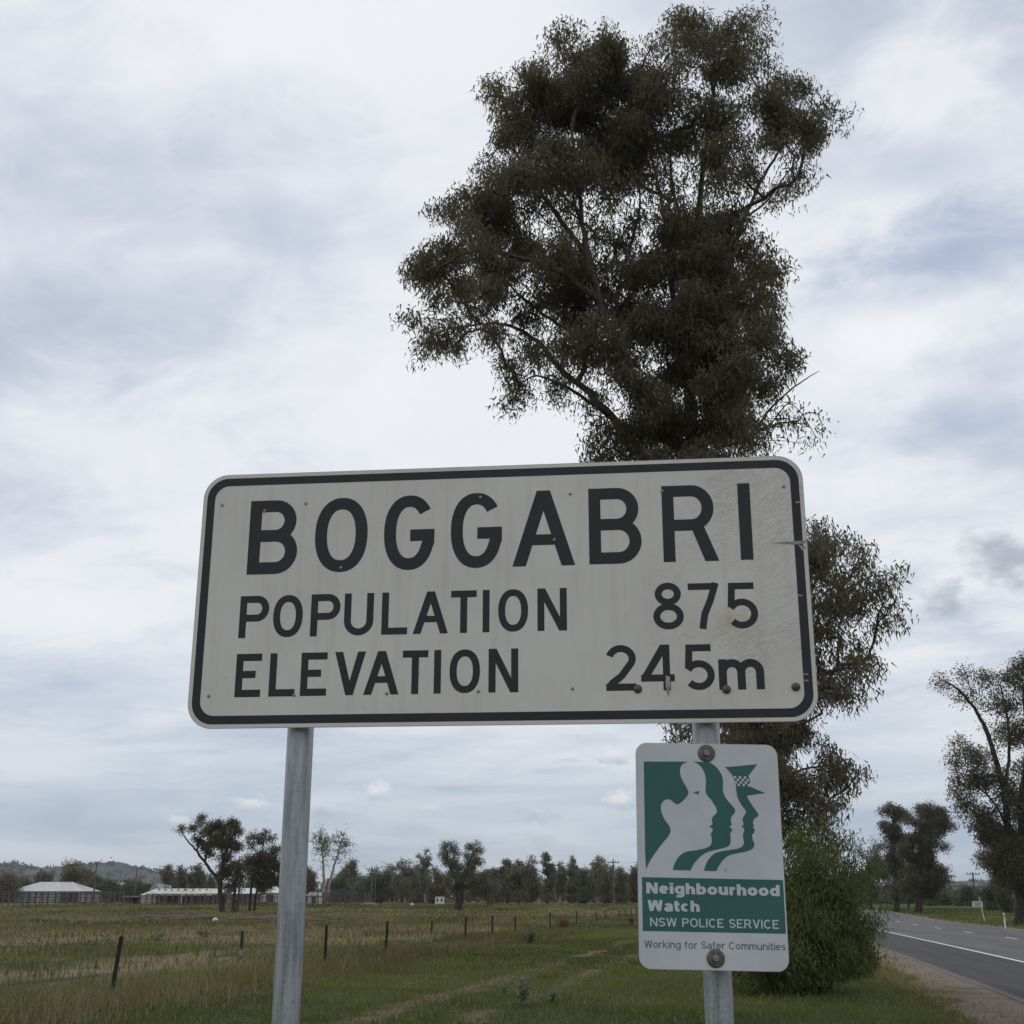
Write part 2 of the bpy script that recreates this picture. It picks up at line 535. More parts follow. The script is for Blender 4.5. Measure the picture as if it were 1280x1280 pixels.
# ------------------------------------------------------------------ road (object space: x lateral, y along)
def strip(l0, l1, s0, s1, dz_, step=4.0, skirt=0.0, jag=0.0, seed=0):
    n = max(2, int((s1 - s0) / step) + 1)
    s_ = np.linspace(s0, s1, n)
    j0 = jag * (fbm(s_ * .8, s_ * 0 + seed, seed) - .5) * 2
    j1 = jag * .3 * (fbm(s_ * .9, s_ * 0 + seed + 5, seed) - .5) * 2
    vs, fs = [], []
    for i, s in enumerate(s_):
        row = []
        for l in (l0 + j0[i], l1 + j1[i]):
            x, y = road_xy(l, s)
            row.append((l, s, float(gz0(x, y)) + dz_))
        if skirt:
            row = [(row[0][0] - .12, s, row[0][2] - skirt)] + row + [(row[1][0] + .12, s, row[1][2] - skirt)]
        vs += row
    w = 4 if skirt else 2
    for i in range(n - 1):
        for j in range(w - 1):
            a = i * w + j
            fs.append((a, a + 1, a + 1 + w, a + w))
    return MB().add(vs, fs)


road = strip(3.92, 14.7, -30, 420, .03, 2.0, .12, .08, 3).build('road', M['road'])
road.rotation_euler = (0, 0, -RA)
tag(road, kind='structure', label='two lane sealed highway with a dark shoulder and a solid white edge line')
strip(6.56, 6.68, -30, 420, .036, 2.0).build('edge_line', M['paint'], road)
for s in [12.1 + 12.3 * k for k in range(-1, 14)]:
    strip(10.76, 10.88, s - 1.5, s + 1.5, .036, 1.0).build('centre_dash', M['paint'], road)
sh = strip(2.95, 4.0, -30, 420, .012, .4, 0.08, .55, 9).build('gravel_shoulder', M['gravel'])
sh.rotation_euler = (0, 0, -RA)
tag(sh, kind='structure', label='pinkish gravel strip between the seal and the mown verge')
sh2 = strip(14.6, 15.6, -30, 420, .010, .8, 0.08, .35, 19).build('far_gravel_shoulder', M['gravel'])
sh2.rotation_euler = (0, 0, -RA)
tag(sh2, kind='structure', label='narrow gravel edge on the far side of the highway')

# ------------------------------------------------------------------ hills
HV = []


def hill(name, ridge, Y, depth, label, seed):
    """ridge: photo points of the skyline; a real ridge at distance Y"""
    xs = [at(px, 1120, Y).x for px, py in ridge]
    hs = [at(px, py, Y).z for px, py in ridge]
    X = np.linspace(xs[0], xs[-1], 700)
    H = np.interp(X, xs, hs)
    rows = 22
    t_ = np.linspace(-1, 1, rows)
    XX, TT = np.meshgrid(X, t_)
    prof = np.cos(TT * math.pi / 2) ** .8
    bumps = (fbm(XX / 45, TT * 9, seed) - .5) * .22 + (rng.random(XX.shape) - .3) * .16 * sst(.35, .6, fbm(XX / 60, TT * 5, seed + 3))
    Z = -2 + (np.broadcast_to(H, XX.shape) + 2) * prof * (1 + bumps * (prof > .02))
    YY = Y + TT * depth
    Vh = np.stack([XX.ravel(), YY.ravel(), Z.ravel()], 1)
    i_ = np.arange(rows * 700).reshape(rows, 700)
    Fh = np.stack([i_[:-1, :-1].ravel(), i_[:-1, 1:].ravel(), i_[1:, 1:].ravel(), i_[1:, :-1].ravel()], 1)
    HV.append(Vh[(Vh[:, 1] <= Y + depth * .12) & (Vh[:, 2] > 4)])
    return tag(link(name, np_mesh(name, Vh, Fh, 4), M['hill']), kind='structure', label=label)


hill('hills', [(-500, 1110), (-300, 1092), (-100, 1086), (0, 1083), (25, 1086), (60, 1090), (95, 1092), (118, 1084), (135, 1080), (150, 1083), (185, 1092), (230, 1102), (300, 1112), (360, 1118)], 2600, 700, 'low wooded ridge behind the sheds', 5)
hill('far_hill', [(1080, 1117), (1130, 1110), (1170, 1106), (1205, 1105), (1222, 1102), (1240, 1106), (1300, 1104), (1500, 1108), (1800, 1118)], 3200, 800, 'faint distant ridge beyond the highway', 8)


# ------------------------------------------------------------------ tree engine
def clipn(sig, shape):
    g_ = rng.normal(0, 1, shape)
    q_ = np.linalg.norm(g_, axis=1)[:, None]
    return g_ / q_ * np.minimum(q_, 2.1 + .3 * rng.random((len(g_), 1))) * sig


def leaves_mesh(name, P, L, Wd, droop, rnd, shade, size_var=.35, tri=False):
    n = len(P)
    d = rng.normal(0, rnd, (n, 3))
    d[:, 2] -= droop
    d /= np.linalg.norm(d, axis=1)[:, None] + 1e-9
    s = np.cross(d, rng.normal(0, 1, (n, 3)))
    s /= np.linalg.norm(s, axis=1)[:, None] + 1e-9
    l = (L * (1 + size_var * rng.uniform(-1, 1, n)))[:, None]
    w = (Wd * (1 + size_var * rng.uniform(-1, 1, n)))[:, None]
    a = P + d * l * .42 + s * w * .5
    b = P + d * l
    c = P + d * l * .42 - s * w * .5
    if tri:
        V = np.stack([P + s * w * .6, b, P - s * w * .6], 1).reshape(-1, 3)
        return np_mesh(name, V, np.arange(3 * n).reshape(n, 3), 3, {'shade': np.repeat(np.clip(shade, 0, 1), 3)})
    V = np.stack([P, a, b, c], 1).reshape(-1, 3)
    Fc = np.arange(4 * n).reshape(n, 4)
    sv = np.repeat(np.clip(shade, 0, 1), 4)
    return np_mesh(name, V, Fc, 4, {'shade': sv})


def grow(seeds, targets, bf=.35):
    """seeds: list of polylines [(Vector, radius)]. Each target joins the nearest point of the tree so far,
    short total paths being preferred. Returns arrays pos, parent, seed radius (0 for grown)."""
    pos, par, rad, plen = [], [], [], []
    for pl in seeds:
        prev = -1
        if pos:
            p0 = np.array(pl[0][0])
            prev = int(np.argmin(np.linalg.norm(np.array(pos) - p0, axis=1)))
        for i, (p, r_) in enumerate(pl):
            pos.append(np.array(p, float)); par.append(prev); rad.append(r_)
            plen.append(0 if prev < 0 else plen[prev] + float(np.linalg.norm(pos[-1] - pos[prev])))
            prev = len(pos) - 1
    n0 = len(pos)
    T = np.asarray(targets, float)
    n = len(T)
    P = np.zeros((n0 + n, 3)); P[:n0] = pos
    PL = np.zeros(n0 + n); PL[:n0] = plen
    par = par + [0] * n
    D = np.linalg.norm(T[:, None] - P[None, :n0], axis=2)
    C = D + bf * PL[None, :n0]
    best = C.argmin(1)
    cost = C.min(1)
    done = np.zeros(n, bool)
    order = np.zeros(n, int)
    for k in range(n):
        i = int(np.argmin(np.where(done, 1e9, cost)))
        done[i] = True
        order[k] = i
        j = n0 + k
        P[j] = T[i]
        par[j] = int(best[i])
        PL[j] = PL[best[i]] + np.linalg.norm(T[i] - P[best[i]])
        c = np.linalg.norm(T - T[i], axis=1) + bf * PL[j]
        up = c < cost
        cost[up] = c[up]
        best[up] = j
    return P, np.array(par), order, n0


def bumpy_poly(pts, n_sub, wob, r0, r1, pw=.8):
    """smooth limb through pts with small kinks; radius from r0 to r1"""
    pts = [Vector(p) for p in pts]
    ts = np.linspace(0, len(pts) - 1, (len(pts) - 1) * n_sub + 1)
    out = []
    for q in ts:
        i = min(int(q), len(pts) - 2)
        u = q - i
        p0, p1, p2, p3 = pts[max(i - 1, 0)], pts[i], pts[i + 1], pts[min(i + 2, len(pts) - 1)]
        p = .5 * ((2 * p1) + (-p0 + p2) * u + (2 * p0 - 5 * p1 + 4 * p2 - p3) * u * u + (-p0 + 3 * p1 - 3 * p2 + p3) * u ** 3)
        if 0 < q < len(pts) - 1:
            p = p + Vector(rng.normal(0, wob, 3))
        f_ = q / (len(pts) - 1)
        out.append((p, r0 + (r1 - r0) * f_ ** pw))
    return out


def seg_tubes(name, A, B, ra, rb, k=3):
    d = B - A
    ln = np.linalg.norm(d, axis=1)
    ok = ln > 1e-4
    A, B, ra, rb, d, ln = A[ok], B[ok], ra[ok], rb[ok], d[ok], ln[ok]
    d = d / ln[:, None]
    h = np.where(np.abs(d[:, 2:3]) < .9, np.array([[0, 0, 1.]]), np.array([[1., 0, 0]]))
    u = np.cross(d, h); u /= np.linalg.norm(u, axis=1)[:, None]
    w = np.cross(d, u)
    n = len(A)
    V = np.zeros((n, 2 * k, 3))
    for j in range(k):
        a = 2 * math.pi * j / k
        o = u * math.cos(a) + w * math.sin(a)
        V[:, j] = A + o * ra[:, None]
        V[:, k + j] = B + o * rb[:, None]
    Fc = np.zeros((n, k, 4), int)
    b = (np.arange(n) * 2 * k)
    for j in range(k):
        Fc[:, j] = np.stack([b + j, b + (j + 1) % k, b + k + (j + 1) % k, b + k + j], 1)
    return np_mesh(name, V.reshape(-1, 3), Fc.reshape(-1, 4), 4, None, True)


def tree(name, base, limbs, blobs, label, cat='tree', group=None, leaf=(.14, .028), leaves=70, cl=14.0, tpc=5,
         spread=.34, twig=.006, droop=.9, rnd=.6, leafmat='gum', barkmat='bark', bf=.35, k=3, branches=True, sig=.30, thin=1.0, tri=False):
    """base: ground point; limbs: [(points, r0, r1)]; blobs: [(centre, radius, density)]"""
    root = empty(name, base, label=label, cat=cat, group=group)
    org = Vector(base)
    oa = np.array(org)
    seeds = [bumpy_poly([Vector(p) - org for p in pts], 5, r0 * .12, r0, r1) for pts, r0, r1 in limbs]
    T = []
    dens = []
    for (c, r_, de) in blobs:
        n = max(1, int(cl * r_ * r_ * de + rng.random()))
        cc = rng.normal(0, 1, (n, 3))
        cc /= np.linalg.norm(cc, axis=1)[:, None]
        cc = np.array(c) - oa + cc * (r_ * rng.random((n, 1)) ** .42) * np.array([1, 1, .92])
        for p in cc:
            T.append(p + rng.normal(0, spread, (tpc, 3)) * np.array([1, 1, .8]))
            dens += [float(rng.uniform(.35, 1.3)) * min(1.2, de)] * tpc
    T = np.concatenate(T)
    P, par, order, n0 = grow(seeds, T, bf)
    # pipe-model radii
    n = len(P)
    cnt = np.zeros(n)
    nch = np.zeros(n, int)
    for j in range(n0, n):
        nch[par[j]] += 1
    for j in range(n - 1, n0 - 1, -1):
        cnt[j] += 1
        if par[j] >= n0:
            cnt[par[j]] += cnt[j]
    r_ = twig * cnt ** .5
    mb = MB()
    i0 = 0
    for pl in seeds:
        mb.tube([p for p, _ in pl], [q for _, q in pl], 9 if pl[0][1] > .04 else 6)
    # flare at the foot
    mb.build('trunk', M[barkmat], root, True)
    if branches:
        j = np.arange(n0, n)
        A, B = P[par[j]], P[j]
        rb = r_[j]
        ra = np.minimum(np.where(par[j] < n0, rb * 1.3, r_[par[j]]), rb * 1.6)
        # a kink half way so that twigs are not ruled lines
        mid = (A + B) / 2 + rng.normal(0, .06, A.shape) * np.linalg.norm(B - A, axis=1)[:, None] + np.array([0, 0, .04]) * np.linalg.norm(B - A, axis=1)[:, None]
        rm_ = (ra + rb) / 2
        tag(link('branches', seg_tubes('branches', np.concatenate([A, mid]), np.concatenate([mid, B]), np.concatenate([ra, rm_]), np.concatenate([rm_, rb]), k), M[barkmat], root), kind='stuff')
    tip = P[n0:]
    # leaves hang in tufts round each twig
    order_d = np.array(dens)
    dd = order_d[order]
    nl_ = np.maximum(1, (leaves * dd * thin)).astype(int)
    rep = np.repeat(np.arange(len(tip)), nl_)
    Pl = tip[rep] + clipn(sig, (len(rep), 3)) * np.array([1, 1, .85])
    sh_t = rng.uniform(.15, .85, len(tip))
    shade = sh_t[rep] * .5 + rng.random(len(rep)) * .5
    dead = rng.random(len(rep)) < .012
    shade = np.where(dead, 1.0, np.minimum(shade, .9))
    tag(link('foliage', leaves_mesh('foliage', Pl, leaf[0], leaf[1], droop, rnd, shade, tri=tri), M[leafmat], root), kind='stuff')
    return root


RF = .90


def B(px, py, r, Y, off=0.0, de=1.0):
    p = at(px, py, Y + off)
    sl = math.sqrt(p.x ** 2 + (Y + off) ** 2 + (p.z - CAMZ) ** 2)
    return (p, r / F * sl * RF, de)


# ------------------------------------------------------------------ the big roadside gum
YB = 25.5
gb = gat(955, 1232)
gb = Vector((at(957, 1120, YB).x, YB, float(gz(0, YB)) - .1))
big = [(880, 55, 38, 1), (925, 45, 26, .8), (905, 85, 36, 1), (860, 60, 22, .8), (945, 75, 14, .5), (990, 118, 32, .9), (1010, 165, 32, .9), (965, 150, 34, .8), (975, 190, 26, .6), (955, 110, 26, .7), (1000, 220, 18, .45), (975, 245, 18, .4),
       (694, 82, 34, .9), (735, 88, 44, 1), (780, 95, 42, 1), (665, 115, 40, 1), (632, 116, 20, .7), (634, 150, 24, .8), (650, 150, 34, .8), (705, 130, 55, 1), (760, 145, 55, 1.1), (815, 120, 40, 1), (800, 170, 45, 1), (850, 160, 48, 1.0), (895, 145, 40, .9), (920, 185, 34, .7), (850, 215, 30, .6), (890, 225, 35, .7), (935, 225, 26, .6),
       (625, 210, 32, .7), (680, 190, 45, .9), (735, 205, 45, .9), (600, 235, 30, .8), (640, 255, 46, 1), (590, 275, 33, 1), (700, 245, 42, .75), (575, 300, 27, .9), (620, 305, 45, 1), (555, 330, 33, 1), (525, 340, 24, .9), (600, 350, 42, 1), (560, 370, 28, .9), (655, 320, 40, .8), (645, 375, 42, .9), (690, 330, 42, .7), (730, 300, 30, .5), (720, 360, 45, .9), (770, 240, 26, .45), (800, 235, 22, .4),
       (715, 60, 18, .7), (760, 70, 22, .8), (835, 95, 24, .8), (770, 200, 40, .9), (820, 190, 30, .7), (700, 290, 34, .7), (670, 225, 40, .9), (610, 270, 34, .8), (925, 290, 30, .7), (850, 260, 22, .5), (745, 270, 28, .5), (830, 60, 10, .4), (1018, 150, 14, .6),
       (770, 300, 34, .6), (740, 340, 40, .8), (780, 390, 45, .9), (760, 440, 38, .8), (800, 275, 26, .4), (885, 280, 30, .8), (720, 425, 32, .7), (690, 365, 40, .8), (830, 250, 22, .5), (900, 200, 30, .7),
       (535, 408, 24, .6), (560, 420, 24, .5), (590, 405, 26, .6), (545, 435, 15, .5), (620, 415, 22, .45), (625, 440, 14, .35), (650, 425, 24, .5), (700, 400, 40, .85), (745, 420, 32, .6), (680, 455, 25, .45), (650, 480, 22, .5), (640, 500, 15, .45), (690, 490, 22, .45), (720, 465, 24, .5), (745, 500, 26, .6), (760, 545, 26, .8), (740, 565, 14, .6), (785, 470, 30, .7),
       (860, 300, 46, 1.1), (905, 300, 36, 1), (830, 330, 42, 1), (945, 335, 22, .5), (955, 320, 16, .4), (800, 360, 42, .9), (880, 350, 55, 1.2), (930, 365, 38, .9), (965, 385, 22, .7), (850, 400, 55, 1.2), (905, 410, 55, 1.2), (950, 420, 38, .9), (970, 445, 20, .7), (800, 420, 42, 1), (860, 460, 55, 1.2), (915, 470, 45, 1.1), (945, 480, 28, .8), (820, 490, 42, 1.), (880, 520, 50, 1.2), (830, 545, 45, 1.1), (925, 520, 30, .8), (940, 550, 20, .5), (900, 560, 40, 1), (790, 555, 26, .8), (940, 575, 18, .5), (860, 590, 45, 1), (800, 600, 30, .9),
       (765, 250, 22, .4), (905, 262, 22, .5), (860, 262, 20, .4),
       (985, 532, 5, .10), (975, 517, 7, .2), (1003, 535, 3, .06), (1016, 542, 3, .06),
       # behind and right of the sign board
       (880, 650, 50, 1), (950, 640, 40, .9), (990, 700, 45, 1), (1020, 690, 32, .9), (1040, 705, 28, .9), (1030, 675, 16, .6), (1075, 705, 24, .75), (1095, 715, 13, .6), (1088, 745, 26, .8), (1108, 762, 10, .6), (1060, 760, 32, .9), (1030, 760, 40, 1), (1040, 800, 26, .7), (980, 770, 50, 1), (920, 720, 50, 1), (930, 800, 50, 1), (990, 830, 45, 1), (1035, 838, 28, .8), (1065, 832, 16, .7), (1075, 842, 8, .5), (1050, 858, 15, .6), (1015, 870, 25, .7),
       (855, 912, 10, .6), (880, 905, 22, .8), (925, 880, 45, 1), (950, 925, 45, 1), (990, 930, 34, .9), (1030, 950, 22, .8), (1050, 962, 16, .7), (1030, 985, 22, .7), (990, 975, 40, 1), (940, 980, 45, 1), (1000, 1010, 28, .8), (1020, 1008, 12, .6), (900, 960, 35, .8), (970, 1040, 40, .8), (910, 1040, 40, .8)]
blobs = []
for (px, py, r, de) in big:
    if py > 655 and px > 1000: de, r = de * .85, r * .92
    if px < 560 or (px < 720 and py > 395): r *= .85
    o = float(rng.uniform(-1, 1)) * 2.6
    blobs.append(B(px, py, r, YB, o, de * .60))
    blobs.append(B(px + rng.uniform(-6, 6), py + rng.uniform(-6, 6), r * .92, YB, -o * .8 + float(rng.normal(0, .5)), de * .60))


def pl(Y, *pp):
    out = []
    for q in pp:
        out.append(at(q[0], q[1], Y + (q[2] if len(q) > 2 else 0)))
    return out


gbl = Vector((gb.x, gb.y, gb.z - .15))
limbs = [([gbl] + pl(YB, (950, 1130), (940, 1000), (925, 880), (905, 760), (885, 650), (868, 570)), .40, .24),
         (pl(YB, (876, 610), (850, 560, -.3), (815, 520, -.6), (795, 480, -.8), (768, 425, -1), (748, 375, -1.2), (735, 320, -1.3), (725, 250, -1.2), (715, 160, -1)), .20, .03),
         (pl(YB, (883, 640), (830, 590, .3), (790, 560, .5), (768, 525, .7), (735, 490, .9), (700, 460, 1), (670, 425, 1), (640, 408, 1.1), (600, 405, 1.2), (560, 412, 1.2)), .15, .016),
         (pl(YB, (768, 525, .7), (740, 505, .2), (705, 482, -.2), (670, 470, -.4), (650, 480, -.5)), .06, .012),
         (pl(YB, (868, 570), (862, 500, .3), (860, 420, .5), (866, 340, .6), (872, 280, .5), (880, 210, .3), (890, 130, .1), (900, 60, 0)), .17, .025),
         (pl(YB, (862, 500, .3), (848, 420, 0), (838, 340, -.3), (832, 280, -.5), (820, 220, -.6), (800, 150, -.8)), .10, .02),
         (pl(YB, (866, 340, .6), (852, 280, .8), (840, 230, 1), (838, 190, 1.1)), .06, .02),
         (pl(YB, (862, 450, .4), (890, 380, .6), (915, 320, .9), (932, 270, 1), (955, 220, 1.1), (985, 170, 1), (1000, 135, 1)), .09, .016),
         (pl(YB, (932, 270, 1), (955, 255, 1.3), (985, 215, 1.4), (1005, 190, 1.5)), .035, .012),
         (pl(YB, (748, 375, -1.2), (700, 340, -1.6), (640, 320, -2), (590, 315, -2.1), (545, 335, -2.2)), .09, .014),
         (pl(YB, (795, 480, -.8), (740, 430, -.2), (690, 400, .3), (640, 360, .7), (600, 310, 1)), .07, .014),
         (pl(YB, (735, 320, -1.3), (690, 260, -1), (650, 200, -.6), (625, 140, -.4)), .07, .014),
         (pl(YB, (766, 420, -1), (775, 350, -.4), (790, 300, 0), (800, 250, .4), (790, 170, .8)), .055, .014),
         (pl(YB, (868, 570), (890, 540, .8), (925, 500, 1.4), (955, 440, 1.8)), .07, .014),
         (pl(YB, (872, 580), (900, 560, -.8), (935, 548, -1.2), (960, 515, -1.3), (985, 490, -1.35), (1008, 473, -1.4), (1024, 464, -1.4)), .05, .006),
         (pl(YB, (940, 545, -1.2), (965, 528, -1.3), (985, 505, -1.3), (1003, 518, -1.35), (1015, 538, -1.4)), .02, .005),
         (pl(YB, (915, 820), (970, 790, .5), (1020, 760, .8), (1060, 735, 1), (1090, 720, 1.1)), .09, .012),
         (pl(YB, (930, 920), (975, 870, -.5), (1020, 845, -.9), (1060, 835, -1.2), (1085, 838, -1.3), (1098, 852, -1.4)), .06, .005),
         (pl(YB, (940, 1010), (975, 975, .4), (1010, 960, .8), (1045, 958, 1)), .05, .012),
         (pl(YB, (942, 1030), (910, 980, -.4), (885, 930, -.6), (862, 910, -.8)), .04, .012)]
tree('gum_tree', gb, limbs, blobs, 'towering dark leafy gum tree standing right behind the town name board', leaf=(.14, .030), leaves=250, cl=12.5, tpc=4, tri=True,
     spread=.21, twig=.0065, droop=1.0, rnd=.55, leafmat='gum', barkmat='bark', bf=.28, sig=.165)

# ------------------------------------------------------------------ weeping shrub at its foot
YS = 23.2
sb = Vector((at(1012, 1120, YS).x, YS, float(gz(2, YS)) - .05))
sh_b = [(1000, 1075, 34, .7), (1040, 1068, 26, .6), (1070, 1088, 24, .6), (1088, 1102, 13, .5), (985, 1052, 20, .5), (1015, 1052, 16, .4), (965, 1110, 40, 1), (1010, 1120, 50, 1.1), (1060, 1125, 30, .8), (1088, 1132, 10, .4), (940, 1150, 38, 1), (985, 1165, 45, 1.1), (1035, 1165, 45, 1.1), (1070, 1165, 24, .9), (935, 1200, 28, 1), (975, 1205, 34, 1.1), (1020, 1205, 34, 1.1), (1060, 1200, 24, .9), (1075, 1185, 14, .8), (1000, 1225, 16, .9), (1040, 1225, 14, .8), (955, 1228, 12, .8), (990, 1032, 13, .3), (1032, 1042, 15, .35), (1072, 1054, 13, .35), (1102, 1100, 11, .35), (1098, 1148, 12, .3), (1088, 1205, 9, .3)]
bl = []
for (px, py, r, de) in sh_b:
    bl.append(B(px, py, r, YS, float(rng.uniform(-.9, .5)), de))
lim = []
for i in range(9):
    a = rng.uniform(0, 2 * math.pi)
    top = at(rng.uniform(950, 1075), rng.uniform(1060, 1140), YS + rng.uniform(-.7, .7))
    b0 = sb + Vector((.25 * math.cos(a), .25 * math.sin(a), 0))
    lim.append(([b0, b0.lerp(top, .4) + Vector((0, 0, .15)), top], .05, .012))
tree('weeping_shrub', sb, lim, bl, 'bushy green weeping shrub between the small sign and the road', 'shrub', leaf=(.095, .017), leaves=150, cl=42, tpc=4, tri=True,
     spread=.15, twig=.003, droop=1.3, rnd=.6, leafmat='shrub', barkmat='bark', sig=.14)


# ------------------------------------------------------------------ generic trees further off
def auto_blobs(cx, top, hw, base, Y, lobes=7, de=1.0, low=.25, squash=1.0):
    """an uneven many-lobed crown filling the outline cx +- hw, top .. base"""
    out = []
    H = base - top
    for i in range(lobes):
        f_ = (i + rng.uniform(0, .9)) / lobes
        y = top + H * (low * .3 + f_ * (1 - low))
        wob = math.sin(math.pi * min(1, .25 + f_ * .8)) ** .7
        x = cx + rng.uniform(-.75, .75) * hw * wob
        r = hw * rng.uniform(.42, .75) * squash
        if f_ < .3:
            x = cx + (x - cx) * .6
        if i == 0:
            y, r, x = top + r * .6, r * .6, cx + rng.uniform(-.3, .3) * hw
        out.append(B(x, max(y, top + r * .9), r, Y, float(rng.uniform(-1, 1)) * hw / F * Y * .8, de * (.5 if f_ < .3 else 1)))
    return out


def far_tree(name, cx, base_py, top, hw, label, Y=None, lobes=9, leafmat='far_gum', bark='bark_dark', trunks=None, group=None, low=.25, de=1.0, blobs=None, leaves=9, cat='tree', lw=None, lean=0, spm=1.0):
    g = gat(cx, base_py) if Y is None else Vector((at(cx, 1120, Y).x, Y, float(gz(at(cx, 1120, Y).x, Y))))
    Y = g.y
    s = Y / F
    bl_ = [B(q[0], q[1], q[2], Y, float(rng.uniform(-1, 1)) * q[2] * s * .8, q[3] if len(q) > 3 else 1.0) for q in blobs] if blobs else auto_blobs(cx, top, hw, base_py, Y, lobes, de, low)
    H = max(.5, at(cx, top, Y).z - g.z)
    lim_ = []
    if trunks:
        for pts_, r0, r1 in trunks:
            P_ = [at(a, b, Y + (c_[0] if c_ else 0)) for a, b, *c_ in pts_]
            lim_.append((P_, r0, r1))
        g = Vector(lim_[0][0][0])
    else:
        topp = Vector((g.x + lean * s + rng.uniform(-.1, .1) * H * .3, Y, g.z + H * .72))
        lim_.append(([g - Vector((0, 0, .1)), g.lerp(topp, .4) + Vector((rng.uniform(-.02, .02) * H, 0, 0)), topp], .035 * H, .008 * H))
        for q in range(3):
            st = g.lerp(topp, .35 + .15 * q)
            b_ = bl_[int(rng.integers(len(bl_)))][0]
            lim_.append(([st, st.lerp(b_, .5) + Vector((0, 0, .03 * H)), b_], .015 * H, .005 * H))
    rs = [b[1] for b in bl_]
    lsz = max(.17, 1.9 * s)
    return tree(name, g, lim_, bl_, label, cat, group, leaf=(lsz, (lw or .5) * lsz), leaves=leaves * 4.6, cl=3.6 / (max(.35, np.mean(rs)) ** 2) * 2.2, tpc=4, tri=True,
                spread=max(.2, np.mean(rs) * .24) * spm, twig=.006 * max(1, Y / 60), droop=.6, rnd=.7, leafmat=leafmat, barkmat=bark, sig=max(.2, np.mean(rs) * .34) * (.5 + .5 * spm), bf=.25)


# right-hand tall gum across the road
YR = 96
rb = [(1180, 852, 17, .5), (1200, 862, 14, .4), (1208, 848, 16, .5), (1225, 855, 17, .5), (1245, 850, 17, .6), (1265, 845, 17, .7), (1278, 838, 14, .8), (1222, 880, 18, .4), (1240, 885, 18, .45), (1262, 880, 20, .7), (1250, 915, 20, .5), (1270, 920, 22, .8),
      (1202, 935, 13, .8), (1195, 950, 10, .8), (1215, 950, 18, .8), (1235, 945, 14, .5), (1200, 985, 15, .85), (1215, 975, 16, .8), (1235, 985, 18, .7), (1210, 1005, 15, .8), (1230, 1020, 18, .9), (1255, 965, 18, .7), (1265, 1000, 24, 1.1), (1245, 1035, 22, 1.1), (1235, 1050, 16, 1), (1228, 1068, 10, .8), (1265, 1050, 26, 1.2), (1255, 1075, 22, 1.1), (1240, 1078, 13, 1), (1275, 1090, 22, 1.1), (1250, 1098, 16, 1),
      (1300, 860, 26, 1), (1310, 910, 30, 1), (1300, 960, 30, 1), (1310, 1010, 32, 1), (1300, 1060, 30, 1)]
far_tree('gum_tree', 1276, 1157, 830, 60, 'tall open gum across the highway at the right edge, taller of the trees there', Y=YR, leafmat='gum', blobs=rb, leaves=21, lw=.5,
         trunks=[([(1277, 1159), (1277, 1120), (1276, 1070), (1279, 1000), (1284, 930), (1280, 860)], .62, .12),
                 ([(1276, 1090), (1262, 1040), (1255, 990), (1245, 950), (1232, 910), (1218, 885), (1198, 862), (1182, 852)], .36, .05),
                 ([(1255, 990), (1262, 940), (1258, 890), (1250, 855)], .16, .05), ([(1262, 1040), (1240, 1000), (1212, 975)], .12, .04)])

# two trunks left of the highway, mid distance
YP = 150
far_tree('gum_tree', 1148, 1143, 1002, 30, 'round headed gum with a bare black trunk beside the far road edge', Y=YP, leafmat='gum', leaves=19, lw=.5,
         blobs=[(1158, 1013, 11, .9), (1170, 1018, 13, 1), (1178, 1030, 12, 1), (1185, 1030, 8, .8), (1165, 1035, 13, 1), (1150, 1012, 9, .7), (1145, 1045, 10, .5), (1155, 1050, 12, .9), (1172, 1052, 8, .6), (1180, 1058, 8, .6), (1150, 1075, 15, 1.1), (1165, 1085, 14, 1), (1175, 1095, 11, .9), (1160, 1100, 13, 1), (1140, 1095, 13, 1), (1145, 1110, 10, .8), (1138, 1030, 9, .8), (1140, 1048, 11, .9), (1130, 1062, 11, .9), (1148, 1025, 8, .7), (1162, 1115, 11, .9), (1174, 1108, 9, .8), (1138, 1072, 12, .9), (1160, 1066, 11, .9), (1132, 1112, 10, .8), (1152, 1062, 10, .8)],
         trunks=[([(1148, 1144), (1148, 1120), (1149, 1090), (1152, 1060), (1160, 1030)], .50, .12), ([(1149, 1090), (1141, 1060), (1146, 1030)], .2, .06)])
far_tree('gum_tree', 1121, 1141, 1000, 24, 'upright gum standing just left of the round headed one', Y=157, leafmat='gum', leaves=19, lw=.5,
         blobs=[(1110, 1012, 8, .9), (1118, 1018, 10, 1), (1108, 1035, 9, 1), (1128, 1020, 10, .8), (1120, 1045, 13, 1.1), (1107, 1055, 9, .8), (1130, 1055, 12, 1), (1118, 1075, 14, 1.1), (1108, 1090, 11, .9), (1128, 1090, 13, 1), (1115, 1110, 10, .8)],
         trunks=[([(1121, 1142), (1121, 1110), (1120, 1080), (1118, 1040)], .42, .12)])
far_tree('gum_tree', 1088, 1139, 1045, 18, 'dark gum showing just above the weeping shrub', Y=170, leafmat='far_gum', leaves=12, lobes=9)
far_tree('gum_tree', 1135, 1138, 1085, 14, 'low tree in the gap behind the pair of road edge gums', Y=185, leafmat='far_green', leaves=10, lobes=7)
